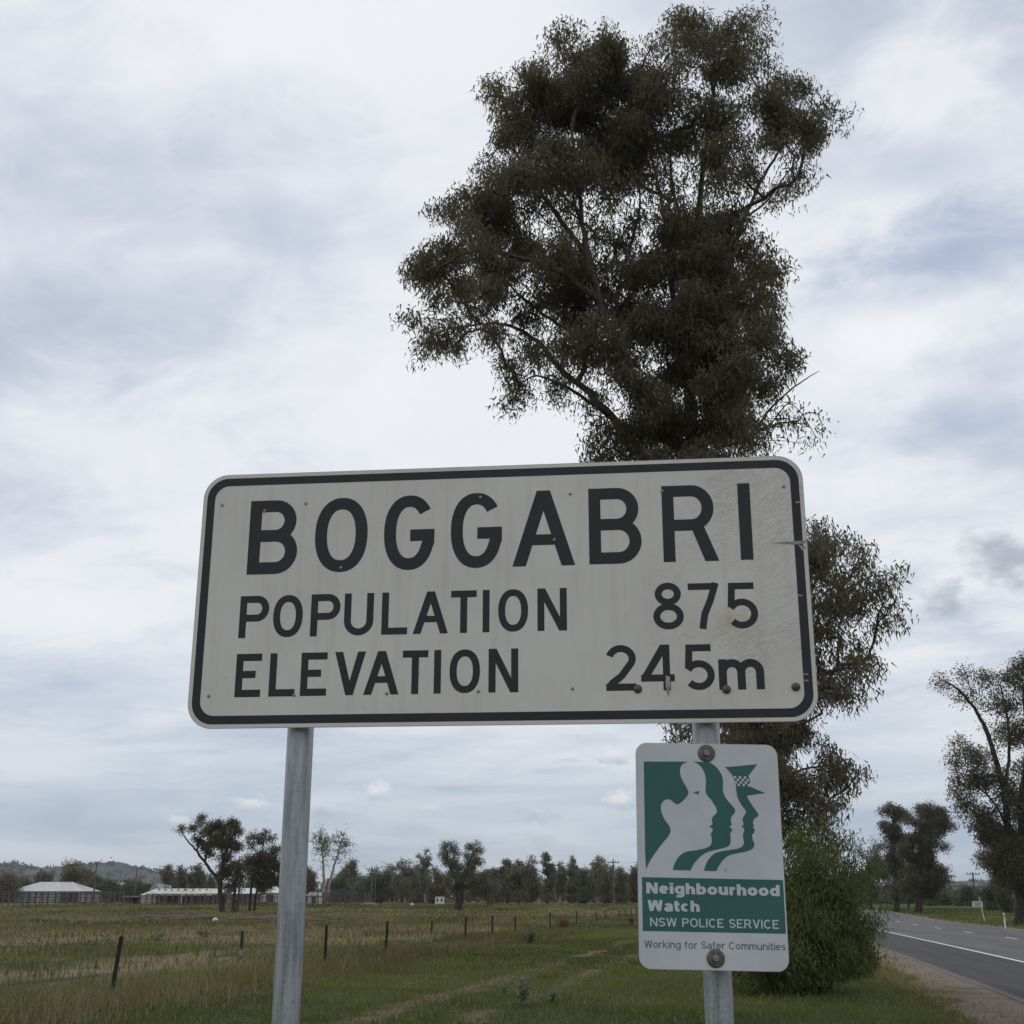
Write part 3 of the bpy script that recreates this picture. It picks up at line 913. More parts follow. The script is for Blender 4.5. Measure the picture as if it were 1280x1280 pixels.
for i, (cx, top, hw, b, nm) in enumerate([(1165, 1110, 9, 1137, 'grey low bush left of the far power poles'), (1180, 1115, 9, 1137, 'small grey bush under the first far power pole'), (1206, 1108, 13, 1136, 'rounded green bush between the two far power poles'),
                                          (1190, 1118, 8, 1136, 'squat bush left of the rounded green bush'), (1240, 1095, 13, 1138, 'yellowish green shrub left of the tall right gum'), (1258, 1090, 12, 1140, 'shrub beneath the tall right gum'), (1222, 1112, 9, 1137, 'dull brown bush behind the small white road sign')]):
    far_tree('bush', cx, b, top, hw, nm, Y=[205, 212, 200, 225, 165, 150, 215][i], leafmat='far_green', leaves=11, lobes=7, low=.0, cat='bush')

# pair of gums in front of the stock yards
far_tree('gum_tree', 278, 1140, 1025, 45, 'wide spreading gum left of the tall board post with a bare leaning limb', Y=150, leafmat='gum_brown', leaves=12, lw=.5,
         blobs=[(228, 1037, 6, .7), (240, 1035, 7, .7), (252, 1028, 8, .8), (262, 1035, 10, .8), (275, 1035, 11, 1), (290, 1032, 9, .9), (297, 1040, 8, .7), (250, 1050, 7, .8), (254, 1057, 9, .8), (268, 1050, 10, 1), (285, 1052, 12, 1.1), (263, 1070, 7, .6), (282, 1070, 10, .9), (297, 1060, 9, .9), (280, 1090, 12, 1), (295, 1085, 12, 1), (290, 1105, 10, .9), (248, 1085, 5, .4), (300, 1100, 9, .8), (255, 1040, 9, .6)],
         trunks=[([(278, 1141), (276, 1122), (274, 1105), (270, 1097), (258, 1080), (246, 1064), (236, 1053), (228, 1042)], .34, .06),
                 ([(275, 1110), (278, 1085), (284, 1060), (288, 1040)], .26, .06), ([(291, 1141), (293, 1120), (296, 1095), (300, 1070)], .26, .07), ([(296, 1140), (298, 1120), (300, 1100)], .16, .07)])
far_tree('gum_tree', 310, 1139, 1040, 30, 'dense dark gum leaning against the post, right of the spreading gum', Y=154, leafmat='gum_brown', leaves=12, lw=.5,
         blobs=[(318, 1050, 10, .8), (332, 1048, 10, .8), (343, 1058, 8, .8), (310, 1058, 8, .6), (328, 1075, 13, 1.3), (315, 1080, 12, 1.2), (340, 1080, 11, 1.2), (322, 1095, 13, 1.2), (338, 1095, 11, 1.1), (345, 1068, 8, .7), (330, 1108, 9, 1), (352, 1085, 9, 1), (350, 1100, 9, 1)],
         trunks=[([(312, 1139), (313, 1120), (317, 1095), (325, 1070), (330, 1052)], .20, .05), ([(318, 1139), (320, 1118), (330, 1090), (342, 1065)], .18, .05)])
far_tree('gum_tree', 402, 1127, 1041, 24, 'slender pale trunked gum with two upright heads right of the board post', Y=235, leafmat='far_pale', bark='bark_pale', leaves=4, spm=2.6,
         blobs=[(401, 1044, 4, .6), (397, 1051, 4, .6), (405, 1053, 5, .7), (399, 1060, 4, .5), (408, 1063, 5, .6), (402, 1070, 4, .4), (406, 1080, 4, .4), (411, 1048, 3, .4), (394, 1045, 3, .4), (426, 1044, 4, .6), (422, 1052, 4, .6), (431, 1055, 5, .6), (425, 1062, 4, .5), (433, 1065, 3, .4), (420, 1072, 4, .4), (428, 1073, 3, .4), (436, 1060, 3, .4)],
         trunks=[([(405, 1129), (405, 1105), (404, 1080), (402, 1055)], .42, .1), ([(408, 1125), (414, 1095), (420, 1075), (426, 1052)], .34, .1)])

# the big willow-like tree out in the paddock
far_tree('gum_tree', 583, 1138, 1052, 40, 'broad paddock gum with two raised arms and a thick dark trunk', leafmat='far_gum', leaves=13, lw=.36,
         blobs=[(562, 1058, 9, .8), (552, 1067, 7, .7), (570, 1062, 7, .8), (557, 1076, 8, .8), (568, 1080, 8, .9), (592, 1058, 8, .8), (599, 1063, 6, .8), (590, 1070, 8, .9), (596, 1078, 8, .8), (582, 1085, 10, 1), (570, 1095, 10, 1), (590, 1098, 12, 1), (605, 1098, 10, .9), (575, 1110, 10, .9), (600, 1112, 12, 1), (615, 1110, 10, .9), (610, 1122, 8, .8), (562, 1105, 8, .8)],
         trunks=[([(573, 1138), (574, 1125), (573, 1108), (567, 1092), (560, 1075), (558, 1062)], .62, .12), ([(573, 1112), (582, 1092), (588, 1075), (596, 1060)], .42, .1)])

tl = [  # centre px, top py, half width px, look, label
    (8, 1092, 15, 0, 'dark bushy tree at the left edge behind the yards'), (30, 1098, 13, 1, 'low tree left of the round one behind the white shed'), (58, 1087, 14, 1, 'round topped tree behind the white shed roof'),
    (92, 1075, 15, 0, 'tallest broad tree behind the white shed'), (106, 1084, 12, 0, 'smaller crown right of the tallest one behind the white shed'), (122, 1097, 13, 1, 'low tree right behind the slim power pole'),
    (143, 1099, 13, 1, 'low dark tree between the two slim poles'), (163, 1098, 12, 1, 'tree just left of the white gabled house'), (182, 1104, 10, 1, 'short tree behind the white gabled house'), (210, 1079, 13, 0, 'dark round tree behind the long shed, left one'),
    (228, 1082, 12, 0, 'tree next right of the dark round one behind the long shed'), (246, 1079, 11, 0, 'tree behind the bare limb of the spreading gum'), (262, 1094, 13, 1, 'low tree behind the trunk of the spreading gum'), (325, 1096, 16, 1, 'tree deep behind the dense dark gum'),
    (350, 1090, 14, 1, 'tree behind the left board post'), (382, 1082, 13, 0, 'tree immediately right of the left board post'), (440, 1072, 14, 0, 'full headed tree right of the slender twin headed gum'), (425, 1092, 13, 1, 'low tree below the twin headed gum'),
    (458, 1096, 12, 1, 'low tree by the dark power pole'), (470, 1086, 13, 1, 'tree next right of the dark power pole'), (487, 1078, 13, 2, 'pale thin crown, third right of the dark power pole'), (506, 1074, 14, 2, 'pale thin crown, tallest near the white cabin'),
    (523, 1082, 13, 0, 'brownish tree above and left of the white cabin'), (532, 1059, 9, 2, 'narrow pale crown rising left of the broad paddock gum'), (545, 1084, 14, 0, 'dark tree straight behind the white cabin'), (618, 1083, 13, 1, 'tree right behind the broad paddock gum'),
    (634, 1071, 12, 0, 'pointed tree second right of the broad paddock gum'), (648, 1076, 12, 0, 'tree with a dark rounded head left of the middle gap'), (664, 1070, 14, 0, 'wide dark headed tree in the middle of the treeline'), (684, 1064, 10, 0, 'tallest narrow tree in the middle of the treeline'),
    (700, 1074, 9, 2, 'pale thin tree right of the tallest narrow one'), (716, 1069, 9, 0, 'tufted narrow tree between the pale ones'), (730, 1085, 12, 1, 'rounded low tree left of the tall power pole'), (747, 1066, 11, 2, 'high pale crown just left of the tall power pole'),
    (760, 1082, 12, 0, 'dark tree around the tall power pole'), (777, 1084, 12, 0, 'dark tree right of the tall power pole'), (794, 1079, 12, 0, 'dark tree beside the left edge of the small sign'), (815, 1080, 14, 0, 'treeline tree hidden behind the small sign, left one'), (845, 1078, 15, 0, 'treeline tree hidden behind the small sign, right one'),
    (875, 1082, 15, 1, 'treeline tree behind the right board post')]
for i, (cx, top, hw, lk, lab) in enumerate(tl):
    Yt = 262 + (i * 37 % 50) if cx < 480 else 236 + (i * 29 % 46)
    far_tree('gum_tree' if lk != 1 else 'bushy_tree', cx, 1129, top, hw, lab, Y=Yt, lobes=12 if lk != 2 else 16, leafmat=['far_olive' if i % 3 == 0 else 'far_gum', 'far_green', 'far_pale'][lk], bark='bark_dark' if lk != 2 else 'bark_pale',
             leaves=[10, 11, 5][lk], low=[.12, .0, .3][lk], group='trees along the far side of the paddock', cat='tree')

# woodland over the hills
hv_ = np.concatenate(HV)
lr_ = np.random.default_rng(5)
pk = hv_[lr_.integers(0, len(hv_), 2600)]
keep_ = fbm(pk[:, 0] / 70, pk[:, 2] / 9 + pk[:, 1] / 160, 61) > .40
pk = pk[keep_]
pp_ = np.repeat(pk, 16, 0) + lr_.normal(0, 1, (len(pk) * 16, 3)) * np.array([4.0, 4.0, 2.2]) + np.array([0, 0, 2.5])
sh_h = np.clip(np.repeat(lr_.uniform(0, .8, len(pk)), 16) + lr_.uniform(-.1, .1, len(pk) * 16), 0, .9)
M['wood'] = foliage('hill_woodland_leaves', (.030, .038, .028), (.065, .070, .048), None, .1)
tag(link('hill_woodland', leaves_mesh('hill_woodland', pp_, 4.5, 3.6, .1, .9, sh_h, tri=True), M['wood']), 'patchy dark woodland covering the distant hills', 'woodland', kind='stuff')

# low scrub closing the foot of the treeline, too dense to count
def scrub(name, spans, label, matn, seed, hpx=(8, 22)):
    P, S_ = [], []
    lr = np.random.default_rng(seed)
    for (a, b, Y, hp, n) in spans:
        xs = lr.uniform(a, b, n)
        for x in xs:
            g = at(x, 1120, Y + lr.uniform(-6, 10))
            top = hp * Y / F * lr.uniform(.4, 1.0)
            m_ = 45
            w = top * .5
            q = lr.normal(0, 1, (m_, 3)) * np.array([w * .5, w * .5, top * .28]) + np.array([g.x, g.y, float(gz(g.x, g.y)) + top * .5])
            P.append(q)
            S_.append(np.clip(lr.uniform(.1, .7) + lr.uniform(-.2, .2, m_), 0, .9))
    P, S_ = np.concatenate(P), np.concatenate(S_)
    Yt = spans[0][2]
    return tag(link(name, leaves_mesh(name, P, 3.4 * Yt / F, 2.0 * Yt / F, .2, .9, S_, tri=True), M[matn]), label, 'scrub', kind='stuff')


scrub('scrub', [(440, 1100, 292, 34, 620), (-60, 440, 345, 24, 420), (1080, 1300, 240, 20, 190)], 'dark undergrowth closing off the foot of the distant treeline', 'far_gum', 31)

# ------------------------------------------------------------------ sheds, house, yards (about 220 to 300 m off)
M['tin'] = simple('weathered_tin_roof', (.34, .36, .375), (.25, .26, .27), 1.2, .45, .2)
M['shedwall'] = simple('dusty_shed_wall', (.30, .30, .295), (.22, .22, .21), .9, .6)
M['tin_pale'] = simple('pale_tin', (.46, .46, .46), (.36, .36, .355), .9, .5, .0)
M['tin_rust'] = simple('patched_tin_roof', (.44, .42, .395), (.24, .21, .19), .5, .6, .0, lo=.5, hi=.6)
M['pinkwall'] = simple('faded_pink_wall', (.46, .38, .36), (.38, .31, .30), .6, .8)
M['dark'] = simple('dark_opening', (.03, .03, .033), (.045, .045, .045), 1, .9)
M['timber'] = simple('grey_weathered_timber', (.14, .125, .115), (.075, .065, .06), 2, .9)
M['steel'] = simple('rusty_steel', (.022, .018, .017), (.045, .032, .026), 12, .8, .2)
M['white'] = simple('white_paint', (.75, .76, .77), (.6, .6, .6), 3, .5)
M['bluewin'] = simple('dull_window', (.06, .07, .09), (.09, .10, .12), 2, .15)


def flat(px, Y):
    p = at(px, 1120, Y)
    return p.x, float(gz(p.x, Y))


def house_block(root, x0, x1, y0, y1, z0, ze, zr, wall, roof, over=.5, hip=0.0):
    """walls as four slabs and a gable or hipped roof with its ridge along x"""
    MB().box(((x0 + x1) / 2, (y0 + y1) / 2, (z0 + ze) / 2), (x1 - x0, y1 - y0, ze - z0)).build('wall', wall, root)
    ym = (y0 + y1) / 2
    h = hip * (x1 - x0)
    v = [(x0 - over, y0 - over, ze), (x1 + over, y0 - over, ze), (x1 + over, y1 + over, ze), (x0 - over, y1 + over, ze), (x0 - over + h, ym, zr), (x1 + over - h, ym, zr)]
    vb = [(a, b, c - .12) for a, b, c in v]
    mb = MB().add(v, [(0, 1, 5, 4), (2, 3, 4, 5), (1, 2, 5), (3, 0, 4)])
    mb.add(vb, [(4, 5, 1, 0), (5, 4, 3, 2), (5, 2, 1), (4, 0, 3)])
    mb.add([v[0], v[1], vb[1], vb[0]], [(0, 3, 2, 1)])
    return mb.build('roof', roof, root)


Y1 = 262
xa, zg = flat(8, Y1); xb, _ = flat(104, Y1)
t1 = empty('farm_shed', ((xa + xb) / 2, Y1, zg), label='large white shed with a low hipped roof and one dark doorway at far left', cat='shed')
hw_ = (xb - xa) / 2
hh = lambda py, Y=Y1: at(0, py, Y).z - zg
house_block(t1, -hw_, hw_, 0, 12, 0, hh(1115), hh(1102), M['shedwall'], M['tin'], .3, .30)
xd0, xd1 = flat(76, Y1)[0] - (xa + xb) / 2, flat(97, Y1)[0] - (xa + xb) / 2
MB().box(((xd0 + xd1) / 2, -.03, hh(1114) * .45), (xd1 - xd0, .1, hh(1114) * .9)).build('doorway', M['dark'], t1)
for k in range(4):
    xq = -hw_ + 2.4 + k * 2.6
    MB().box((xq, -.05, 1.0), (.12, .12, 2.0)).build('post', M['timber'], t1)

Y2 = 225
xa, zg = flat(176, Y2); xb, _ = flat(275, Y2)
t2 = empty('long_shed', ((xa + xb) / 2, Y2, zg), label='long low open shed with a patched pale roof left of the spreading gum', cat='shed')
hw_ = (xb - xa) / 2
e2, r2 = at(0, 1118.5, Y2).z - zg, at(0, 1110.5, Y2).z - zg
v = [(-hw_, -.4, e2), (hw_, -.4, e2), (hw_, 6, r2), (-hw_ + .8, 6, r2)]
MB().add(v + [(a, b, c - .1) for a, b, c in v], [(0, 1, 2, 3), (7, 6, 5, 4), (0, 4, 5, 1), (1, 5, 6, 2), (2, 6, 7, 3), (3, 7, 4, 0)]).build('roof', M['tin_rust'], t2)
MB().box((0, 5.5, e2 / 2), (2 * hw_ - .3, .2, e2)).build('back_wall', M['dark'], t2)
MB().box((-hw_ + 1.4, -.1, e2 / 2 - .05), (2.6, .15, e2 - .1)).build('wall_panel', M['pinkwall'], t2)
for k in range(7):
    MB().box((-hw_ + 4 + k * (2 * hw_ - 4.3) / 6, -.1, e2 / 2 - .06), (.16, .16, e2 - .12)).build('post', M['white' if k == 2 else 'timber'], t2)
for k in range(9):
    u0 = -hw_ + 1.6 + k * 1.15 if k < 5 else -hw_ + 6.5 + (k - 5) * 1.2
    MB().box((u0 + .3, 4.6, e2 + (r2 - e2) * .78 + .06), (.16, 1.6, .14)).build('loose_sheet', M['timber'], t2)
xc, zc_ = flat(163, Y2)
t3 = empty('carport', (xc, Y2 + 2, zc_), label='small flat roofed carport joining the left end of the long shed', cat='carport')
MB().box((0, 0, e2 - .25), (2.9, 4, .12)).build('roof', M['tin_pale'], t3)
for a in (-1.3, 1.3):
    for b in (-1.8, 1.8):
        MB().box((a, b, (e2 - .31) / 2), (.1, .1, e2 - .31)).build('post', M['timber'], t3)
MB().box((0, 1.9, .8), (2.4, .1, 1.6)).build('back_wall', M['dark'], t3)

Yh = 285
xa, zg = flat(186, Yh); xb, _ = flat(215, Yh)
t4 = empty('house', ((xa + xb) / 2, Yh, zg), label='white gabled house peeping over the long shed roof', cat='house')
e3, r3 = at(0, 1112, Yh).z - zg, at(0, 1104.5, Yh).z - zg
hw_ = (xb - xa) / 2
MB().box((0, 4, e3 / 2), (2 * hw_, 8, e3)).build('wall', M['white'], t4)
for s_, w_ in ((-1, .52), (1, .48)):
    cxg = s_ * hw_ * .48
    MB().add([(cxg - hw_ * w_, -.3, e3), (cxg + hw_ * w_, -.3, e3), (cxg, -.3, r3 - (.3 if s_ > 0 else 0)), (cxg - hw_ * w_, 8, e3), (cxg + hw_ * w_, 8, e3), (cxg, 8, r3 - (.3 if s_ > 0 else 0))],
             [(0, 1, 2), (3, 5, 4), (0, 2, 5, 3), (1, 4, 5, 2), (0, 3, 4, 1)]).build('roof', M['tin'], t4)

for (p0, p1, pt, pe, lab, wm, rm__, Yq) in [(290, 318, 1110, 1117, 'pale roofed shed seen between the trunks of the two gums', 'timber', 'tin', 262), (322, 352, 1108, 1116, 'white gabled shed close left of the board post', 'white', 'tin_pale', 268),
                                            (140, 152, 1103, 1108, 'tiny pale house roof among trees between the slim poles', 'pinkwall', 'tin', 330), (384, 400, 1115, 1119, 'low white tank shed right of the board post', 'white', 'tin_pale', 240)]:
    xa, zg = flat(p0, Yq); xb, _ = flat(p1, Yq)
    tt = empty('farm_shed', ((xa + xb) / 2, Yq, zg), label=lab, cat='shed')
    e_, r__ = at(0, pe, Yq).z - zg, at(0, pt, Yq).z - zg
    house_block(tt, -(xb - xa) / 2, (xb - xa) / 2, 0, 6, 0, e_, r__, M[wm], M[rm__], .2, .12)
    MB().box((0, -.03, e_ * .4), ((xb - xa) * .3, .08, e_ * .8)).build('doorway', M['dark'], tt)

# white cabin on the paddock edge
Yc = 215
xa, zg = flat(549.5, Yc)
t5 = empty('cabin', (xa, Yc, zg), label='tiny white cabin with two dark windows left of the broad paddock gum', cat='cabin')
MB().box((0, .7, .72), (1.45, 1.4, 1.25)).build('wall', M['white'], t5)
MB().box((0, .7, 1.39), (1.6, 1.55, .07)).build('roof', M['tin'], t5)
for a in (-.36, .36):
    MB().box((a, -.02, .85), (.3, .05, .55)).build('window', M['bluewin'], t5)
for a in (-.55, .55):
    MB().box((a, .7, .06), (.14, 1.2, .12)).build('stump', M['timber'], t5)

# stock yards: timber rails, one object per rail and post
def yard(p0, p1, Y, label, hgt=2.0, depth=14, bays=18):
    xa, zg = flat(p0, Y); xb, _ = flat(p1, Y)
    r_ = empty('stock_yard', (xa, Y, zg), label=label, cat='stock yard')
    step = (xb - xa) / bays
    pm = MB().box((0, 0, hgt / 2), (.14, .14, hgt)).mesh('post')
    rm_ = MB().box((step / 2, -.12, 0), (step * 1.0, .05, .10)).mesh('rail')
    tm = MB().box((step / 2, 0, 0), (step, .12, .12)).mesh('top_rail')
    for row in range(3):
        for k in range(bays + 1):
            if row and rng.random() < .25: continue
            o = link('post', pm, M['timber'], r_); o.location = (k * step + rng.uniform(-.2, .2), row * depth / 2, rng.uniform(-.1, .05))
        for k in range(bays):
            for q in range(4 if row == 0 else 2):
                if rng.random() < .07: continue
                o = link('rail', rm_, M['timber'], r_); o.location = (k * step, row * depth / 2, .45 + q * (.42 if row == 0 else .8) + rng.uniform(-.03, .03)); o.rotation_euler = (0, rng.uniform(-.01, .01), 0)
            o = link('top_rail', tm, M['timber'], r_); o.location = (k * step, row * depth / 2, hgt + .06)
    return r_


yard(-30, 150, 212, 'long dark timber stock yard in front of the white shed', 2.1, 12, 22)
yard(182, 352, 214, 'timber stock yard rails behind the two leaning gums', 1.7, 8, 20)
yard(384, 457, 226, 'dark covered pens right of the left board post', 1.9, 8, 11)

# soil heap, rubble
def lump(name, px, Y, rx, ry, h, mat_, label, cat, dz=0.0, n=14):
    x, z = flat(px, Y)
    vs, fs = [], []
    lr = random.Random(px)
    for i in range(5):
        f_ = i / 4
        for j in range(n):
            a = 2 * math.pi * j / n
            q = math.cos(f_ * math.pi / 2) * lr.uniform(.85, 1.12)
            vs.append((rx * q * math.cos(a), ry * q * math.sin(a), h * math.sin(f_ * math.pi / 2) * lr.uniform(.85, 1.1) - .05))
    for i in range(4):
        for j in range(n):
            a, b = i * n + j, i * n + (j + 1) % n
            fs.append((a, b, b + n, a + n))
    o = MB().add(vs, fs).build(name, mat_)
    o.location = (x, Y, z + dz)
    return tag(o, label, cat)


M['soil'] = simple('orange_soil', (.19, .105, .065), (.14, .09, .06), 2, .95, bump=.05)
M['rubble'] = simple('reddish_rubble', (.045, .034, .028), (.095, .066, .052), 1.5, .95, bump=.3)
lump('soil_heap', 462, 212, 1.7, 1.2, .5, M['soil'], 'small orange heap of soil at the right end of the pens', 'soil heap')
lump('pale_rock', 271, 108, .28, .2, .38, M['white'], 'pale stone lying in the paddock before the spreading gum', 'rock')
lump('pale_rock', 515, 205, .5, .3, .45, M['white'], 'white lump on the grass left of the tiny cabin', 'rock')
for k, (px, Y, rx, h) in enumerate([(215, 118, 4.5, .55), (245, 114, 3.8, .6), (332, 113, 4.6, .55), (372, 110, 3, .45)]):
    lump('spoil_heap', px, Y, rx, 1.6, h, M['rubble'], ['long low reddish spoil heap left of the spreading gum', 'reddish spoil heap in front of the spreading gum', 'reddish spoil heap in front of the dense dark gum', 'small spoil heap just behind the left board post'][k], 'spoil heap')

# ------------------------------------------------------------------ power poles
def pole(px, top_py, Y, arms, label, r=.14, base_off=0.0, group=None):
    x, z = flat(px, Y)
    H = at(px, top_py, Y).z - z
    r_ = empty('power_pole', (x, Y, z), label=label, cat='power pole', group=group)
    MB().tube([(0, 0, -.1), (0, 0, H * .5), (0, 0, H)], [r, r * .85, r * .65], 8).build('pole', M['timber'], r_)
    for (dz_, w, rz) in arms:
        MB().box((0, -.16, H - dz_), (w, .12, .14), 0).build('crossarm', M['timber'], r_)
        for a in (-.46, -.2, .2, .46):
            MB().lathe((a * w, -.16, H - dz_ + .07), [(.04, 0), (.04, .12), (.07, .14), (.06, .22), (.02, .24)], 6).build('insulator', M['steel'], r_)
    return r_


pole(117, 1079, 250, [], 'slim pale power pole right of the tallest tree behind the white shed', .17)
pole(168, 1082, 255, [], 'thin dark power pole above the left end of the long shed', .15)
pole(48, 1086, 270, [], 'yellowish short pole behind the white shed roof', .2)
pole(464, 1083, 236, [(.5, 2.2, 0)], 'dark power pole at the right end of the pens', .17)
pole(469, 1092, 232, [], 'thinner pale pole close right of the dark pole by the pens', .10)
pole(767.5, 1074, 218, [(.55, 2.0, 0)], 'tall grey power pole left of the small sign', .17)
pole(1188, 1093, 225, [(.35, 2.3, 0), (1.3, 1.2, 0)], 'nearer of the two distant poles beyond the highway, left one', .19)
pole(1219, 1090, 215, [(.35, 2.3, 0), (1.35, 1.4, 0)], 'right one of the two distant poles beyond the highway', .19)

# ------------------------------------------------------------------ things by the far road edge
def place(px, py):
    g = gat(px, py)
    return g


g = place(1257, 1161)
gp = empty('guide_post', g, label='white roadside guide post on the far verge', cat='guide post')
MB().add([(-.05, 0, 0), (.05, 0, 0), (.05, .02, 0), (-.05, .02, 0), (-.05, 0, 1.0), (.05, 0, 1.0), (.05, .02, 1.0), (-.05, .02, 1.0)],
         [(0, 1, 5, 4), (1, 2, 6, 5), (2, 3, 7, 6), (3, 0, 4, 7), (4, 5, 6, 7)]).build('post', M['white'], gp)
M['red'] = simple('red_reflector', (.35, .03, .02), None, 5, .3)
MB().box((0, -.012, .82), (.06, .016, .10)).build('reflector', M['red'], gp)
g = place(1231, 1152)
sg = empty('road_sign', g, label='small white rectangular road sign on one post across the highway', cat='road sign')
Yg = g.y
k_ = Yg / F * 1.02
MB().tube([(0, 0, 0), (-.25, 0, 27 * k_)], .04, 8).build('post', M['white'], sg)
MB().box((-6.6 * k_, -.06, 19.5 * k_), (12 * k_, .03, 6.5 * k_)).build('panel', M['white'], sg)
for q, wq in ((.9, .8), (0, .55), (-.9, .7)):
    MB().box((-6.6 * k_, -.078, (19.5 + q * 1.6) * k_), (12 * k_ * wq, .005, .6 * k_)).build('text_bar', M['timber'], sg)
g = place(1221, 1150)
st = empty('fence_stump', g, label='short dark leaning stump beside the white road sign', cat='stump')
MB().tube([(0, 0, -.05), (.12, 0, .5), (.3, 0, 1.0)], [.06, .06, .045], 7).build('post', M['timber'], st)

# ------------------------------------------------------------------ wire fence along the paddock
fence = empty('wire_fence', (*road_xy(-10, 15, FA), 0), label='sagging wire stock fence on dark steel pickets along the paddock edge', cat='fence')
fo = Vector(fence.location)
posts = []
post_s = []


def s_at_px(px, l=-10.0):
    d = ray(px, 1140)
    k_ = d[0] / d[1]
    # x = k y on the line lat(x, y, FA) = l
    y = l / (k_ * math.cos(FA) - math.sin(FA))
    return alo(k_ * y, y, FA)


ppx = [148, 305, 409, 483, 539, 582, 615, 644, 668, 688, 705, 720, 733, 745, 756, 765.5, 774, 782, 789, 795.5, 802]
s_list = [s_at_px(p) for p in ppx]
s_list = [s_list[0] - 5] + s_list
s_list += [s_list[-1] + 5 * k for k in range(1, 10)]
thin = {2, 5, 9, 11, 13, 16}
m, N = new_mat('flaking_picket')
v = N.n('ShaderNodeTexCoord').outputs['Object']
zz = N.n('ShaderNodeSeparateXYZ', None, i0=v).outputs[2]
fl = N.rng(N.m('ADD', zz, N.m('MULTIPLY', N.m('SUBTRACT', N.noise(v, 6.0, 4.0), .5), .5)), .45, .62)
finish(N, N.mix(fl, N.mix(N.rng(N.noise(v, 14.0, 4.0), .4, .6), (.12, .08, .06), (.34, .32, .30)), (.03, .025, .022)), .8)
M['picket_w'] = m
for i, s in enumerate(s_list):
    x, y = road_xy(-10, s, FA)
    z = float(gz(x, y))
    h = 1.02 if i < 8 else .98
    lx_ = rng.uniform(-.035, .05)
    if i in (1,): lx_ = .09
    b0 = Vector((x, y, z)) - fo
    r = .022 if i in thin else .029
    mb = MB()
    top = b0 + Vector((lx_, rng.uniform(-.02, .02), h - (.05 if i in thin else 0)))
    # star picket: three fins
    for a in (90, 210, 330):
        c_, s_ = math.cos(R(a)), math.sin(R(a))
        n_ = Vector((-s_, c_, 0)) * .004
        o_ = Vector((c_, s_, 0)) * r * 1.35
        mb.add([b0 - n_, b0 + n_, b0 + n_ + o_, b0 - n_ + o_, top - n_, top + n_, top + n_ + o_, top - n_ + o_],
               [(0, 1, 5, 4), (1, 2, 6, 5), (2, 3, 7, 6), (3, 0, 4, 7), (4, 5, 6, 7)])
    mb.tube([b0, top], r * .55, 6)
    o = mb.build('picket', M['picket_w'] if i in thin else M['steel'], fence)
    if i == 2: o['label'] = 'thin picket with a pale flaking lower half'
    posts.append((b0, top))
for hf in (.97, .72, .46, .2):
    pts = []
    for (b0, t0), (b1, t1_) in zip(posts[:-1], posts[1:]):
        a, b = b0.lerp(t0, hf), b1.lerp(t1_, hf)
        for u in (0, .25, .5, .75):
            q = a.lerp(b, u)
            q.z -= .05 * (1 - (2 * u - 1) ** 2) * (1.5 if hf > .9 else 1)
            pts.append(q)
    pts.append(posts[-1][0].lerp(posts[-1][1], hf))
    MB().tube(pts, .0035, 4).build('wire', M['steel'], fence)

# ------------------------------------------------------------------ the signs
M['face'] = None
m, N = new_mat('white_reflective_sheeting')
v = N.n('ShaderNodeTexCoord').outputs['Object']       # object space: x right, z up, metres from the panel's top left
sp = N.n('ShaderNodeSeparateXYZ', None, i0=v)
big_n = N.noise(v, 3.0, 6.0, .6)
spk = N.noise(v, 55.0, 3.0, .6)
c = N.mix(N.rng(big_n, .35, .7), (.70, .675, .62), (.63, .605, .55))
c = N.mix(N.rng(spk, .62, .74, 0, .22), c, (.44, .41, .36))
# crazed film on the right hand third: fine slanting wrinkles
mp = N.n('ShaderNodeMapping', None, Vector=v)
mp.inputs['Rotation'].default_value = (0, R(27), 0)
wv = N.n('ShaderNodeTexNoise', None, Vector=v, Scale=3.0, Detail=2.0)
off = N.n('ShaderNodeVectorMath', {'operation': 'SCALE'}, i0=wv.outputs['Color'])
off.inputs['Scale'].default_value = .16
ad = N.n('ShaderNodeVectorMath', {'operation': 'ADD'}, i0=mp.outputs[0], i1=off.outputs[0])
mq = N.n('ShaderNodeMapping', None, Vector=ad.outputs[0])
mq.inputs['Scale'].default_value = (11, 1, 52)
wr = N.noise(mq.outputs[0], 2.0, 4.0, .6, .9)
patch = N.m('MULTIPLY', N.rng(sp.outputs[0], .98, 1.22), N.rng(N.noise(v, 4.0, 3.0, .5), .38, .62))
wl = N.rng(N.m('ABSOLUTE', N.m('SUBTRACT', wr, .5)), 0.0, .045, 1.0, 0.0)
c = N.mix(N.m('MULTIPLY', N.m('MULTIPLY', wl, patch), .42), c, (.36, .33, .285))
c = N.mix(N.m('MULTIPLY', N.rng(N.noise(v, 6.0, 4.0, .6), .56, .75), N.m('MULTIPLY', N.rng(sp.outputs[0], 1.0, 1.2), .35)), c, (.52, .45, .35))
run = N.n('ShaderNodeMapping', None, Vector=v)
run.inputs['Scale'].default_value = (34, 1, 1.6)
rn = N.noise(run.outputs[0], 1.0, 5.0, .65, .2)
c = N.mix(N.rng(rn, .48, .74, 0, .28), c, (.45, .42, .36))
blot = N.noise(v, 9.0, 7.0, .7, .6)
c = N.mix(N.rng(blot, .58, .70, 0, .16), c, (.50, .46, .40))
st_d = N.m('SQRT', N.m('ADD', N.m('POWER', N.m('SUBTRACT', sp.outputs[0], 1.235), 2.0), N.m('POWER', N.m('ADD', sp.outputs[2], .385), 2.0)))
c = N.mix(N.m('MULTIPLY', N.rng(st_d, .01, .07, 1, 0), N.rng(blot, .42, .6, .1, .55)), c, (.42, .33, .22))
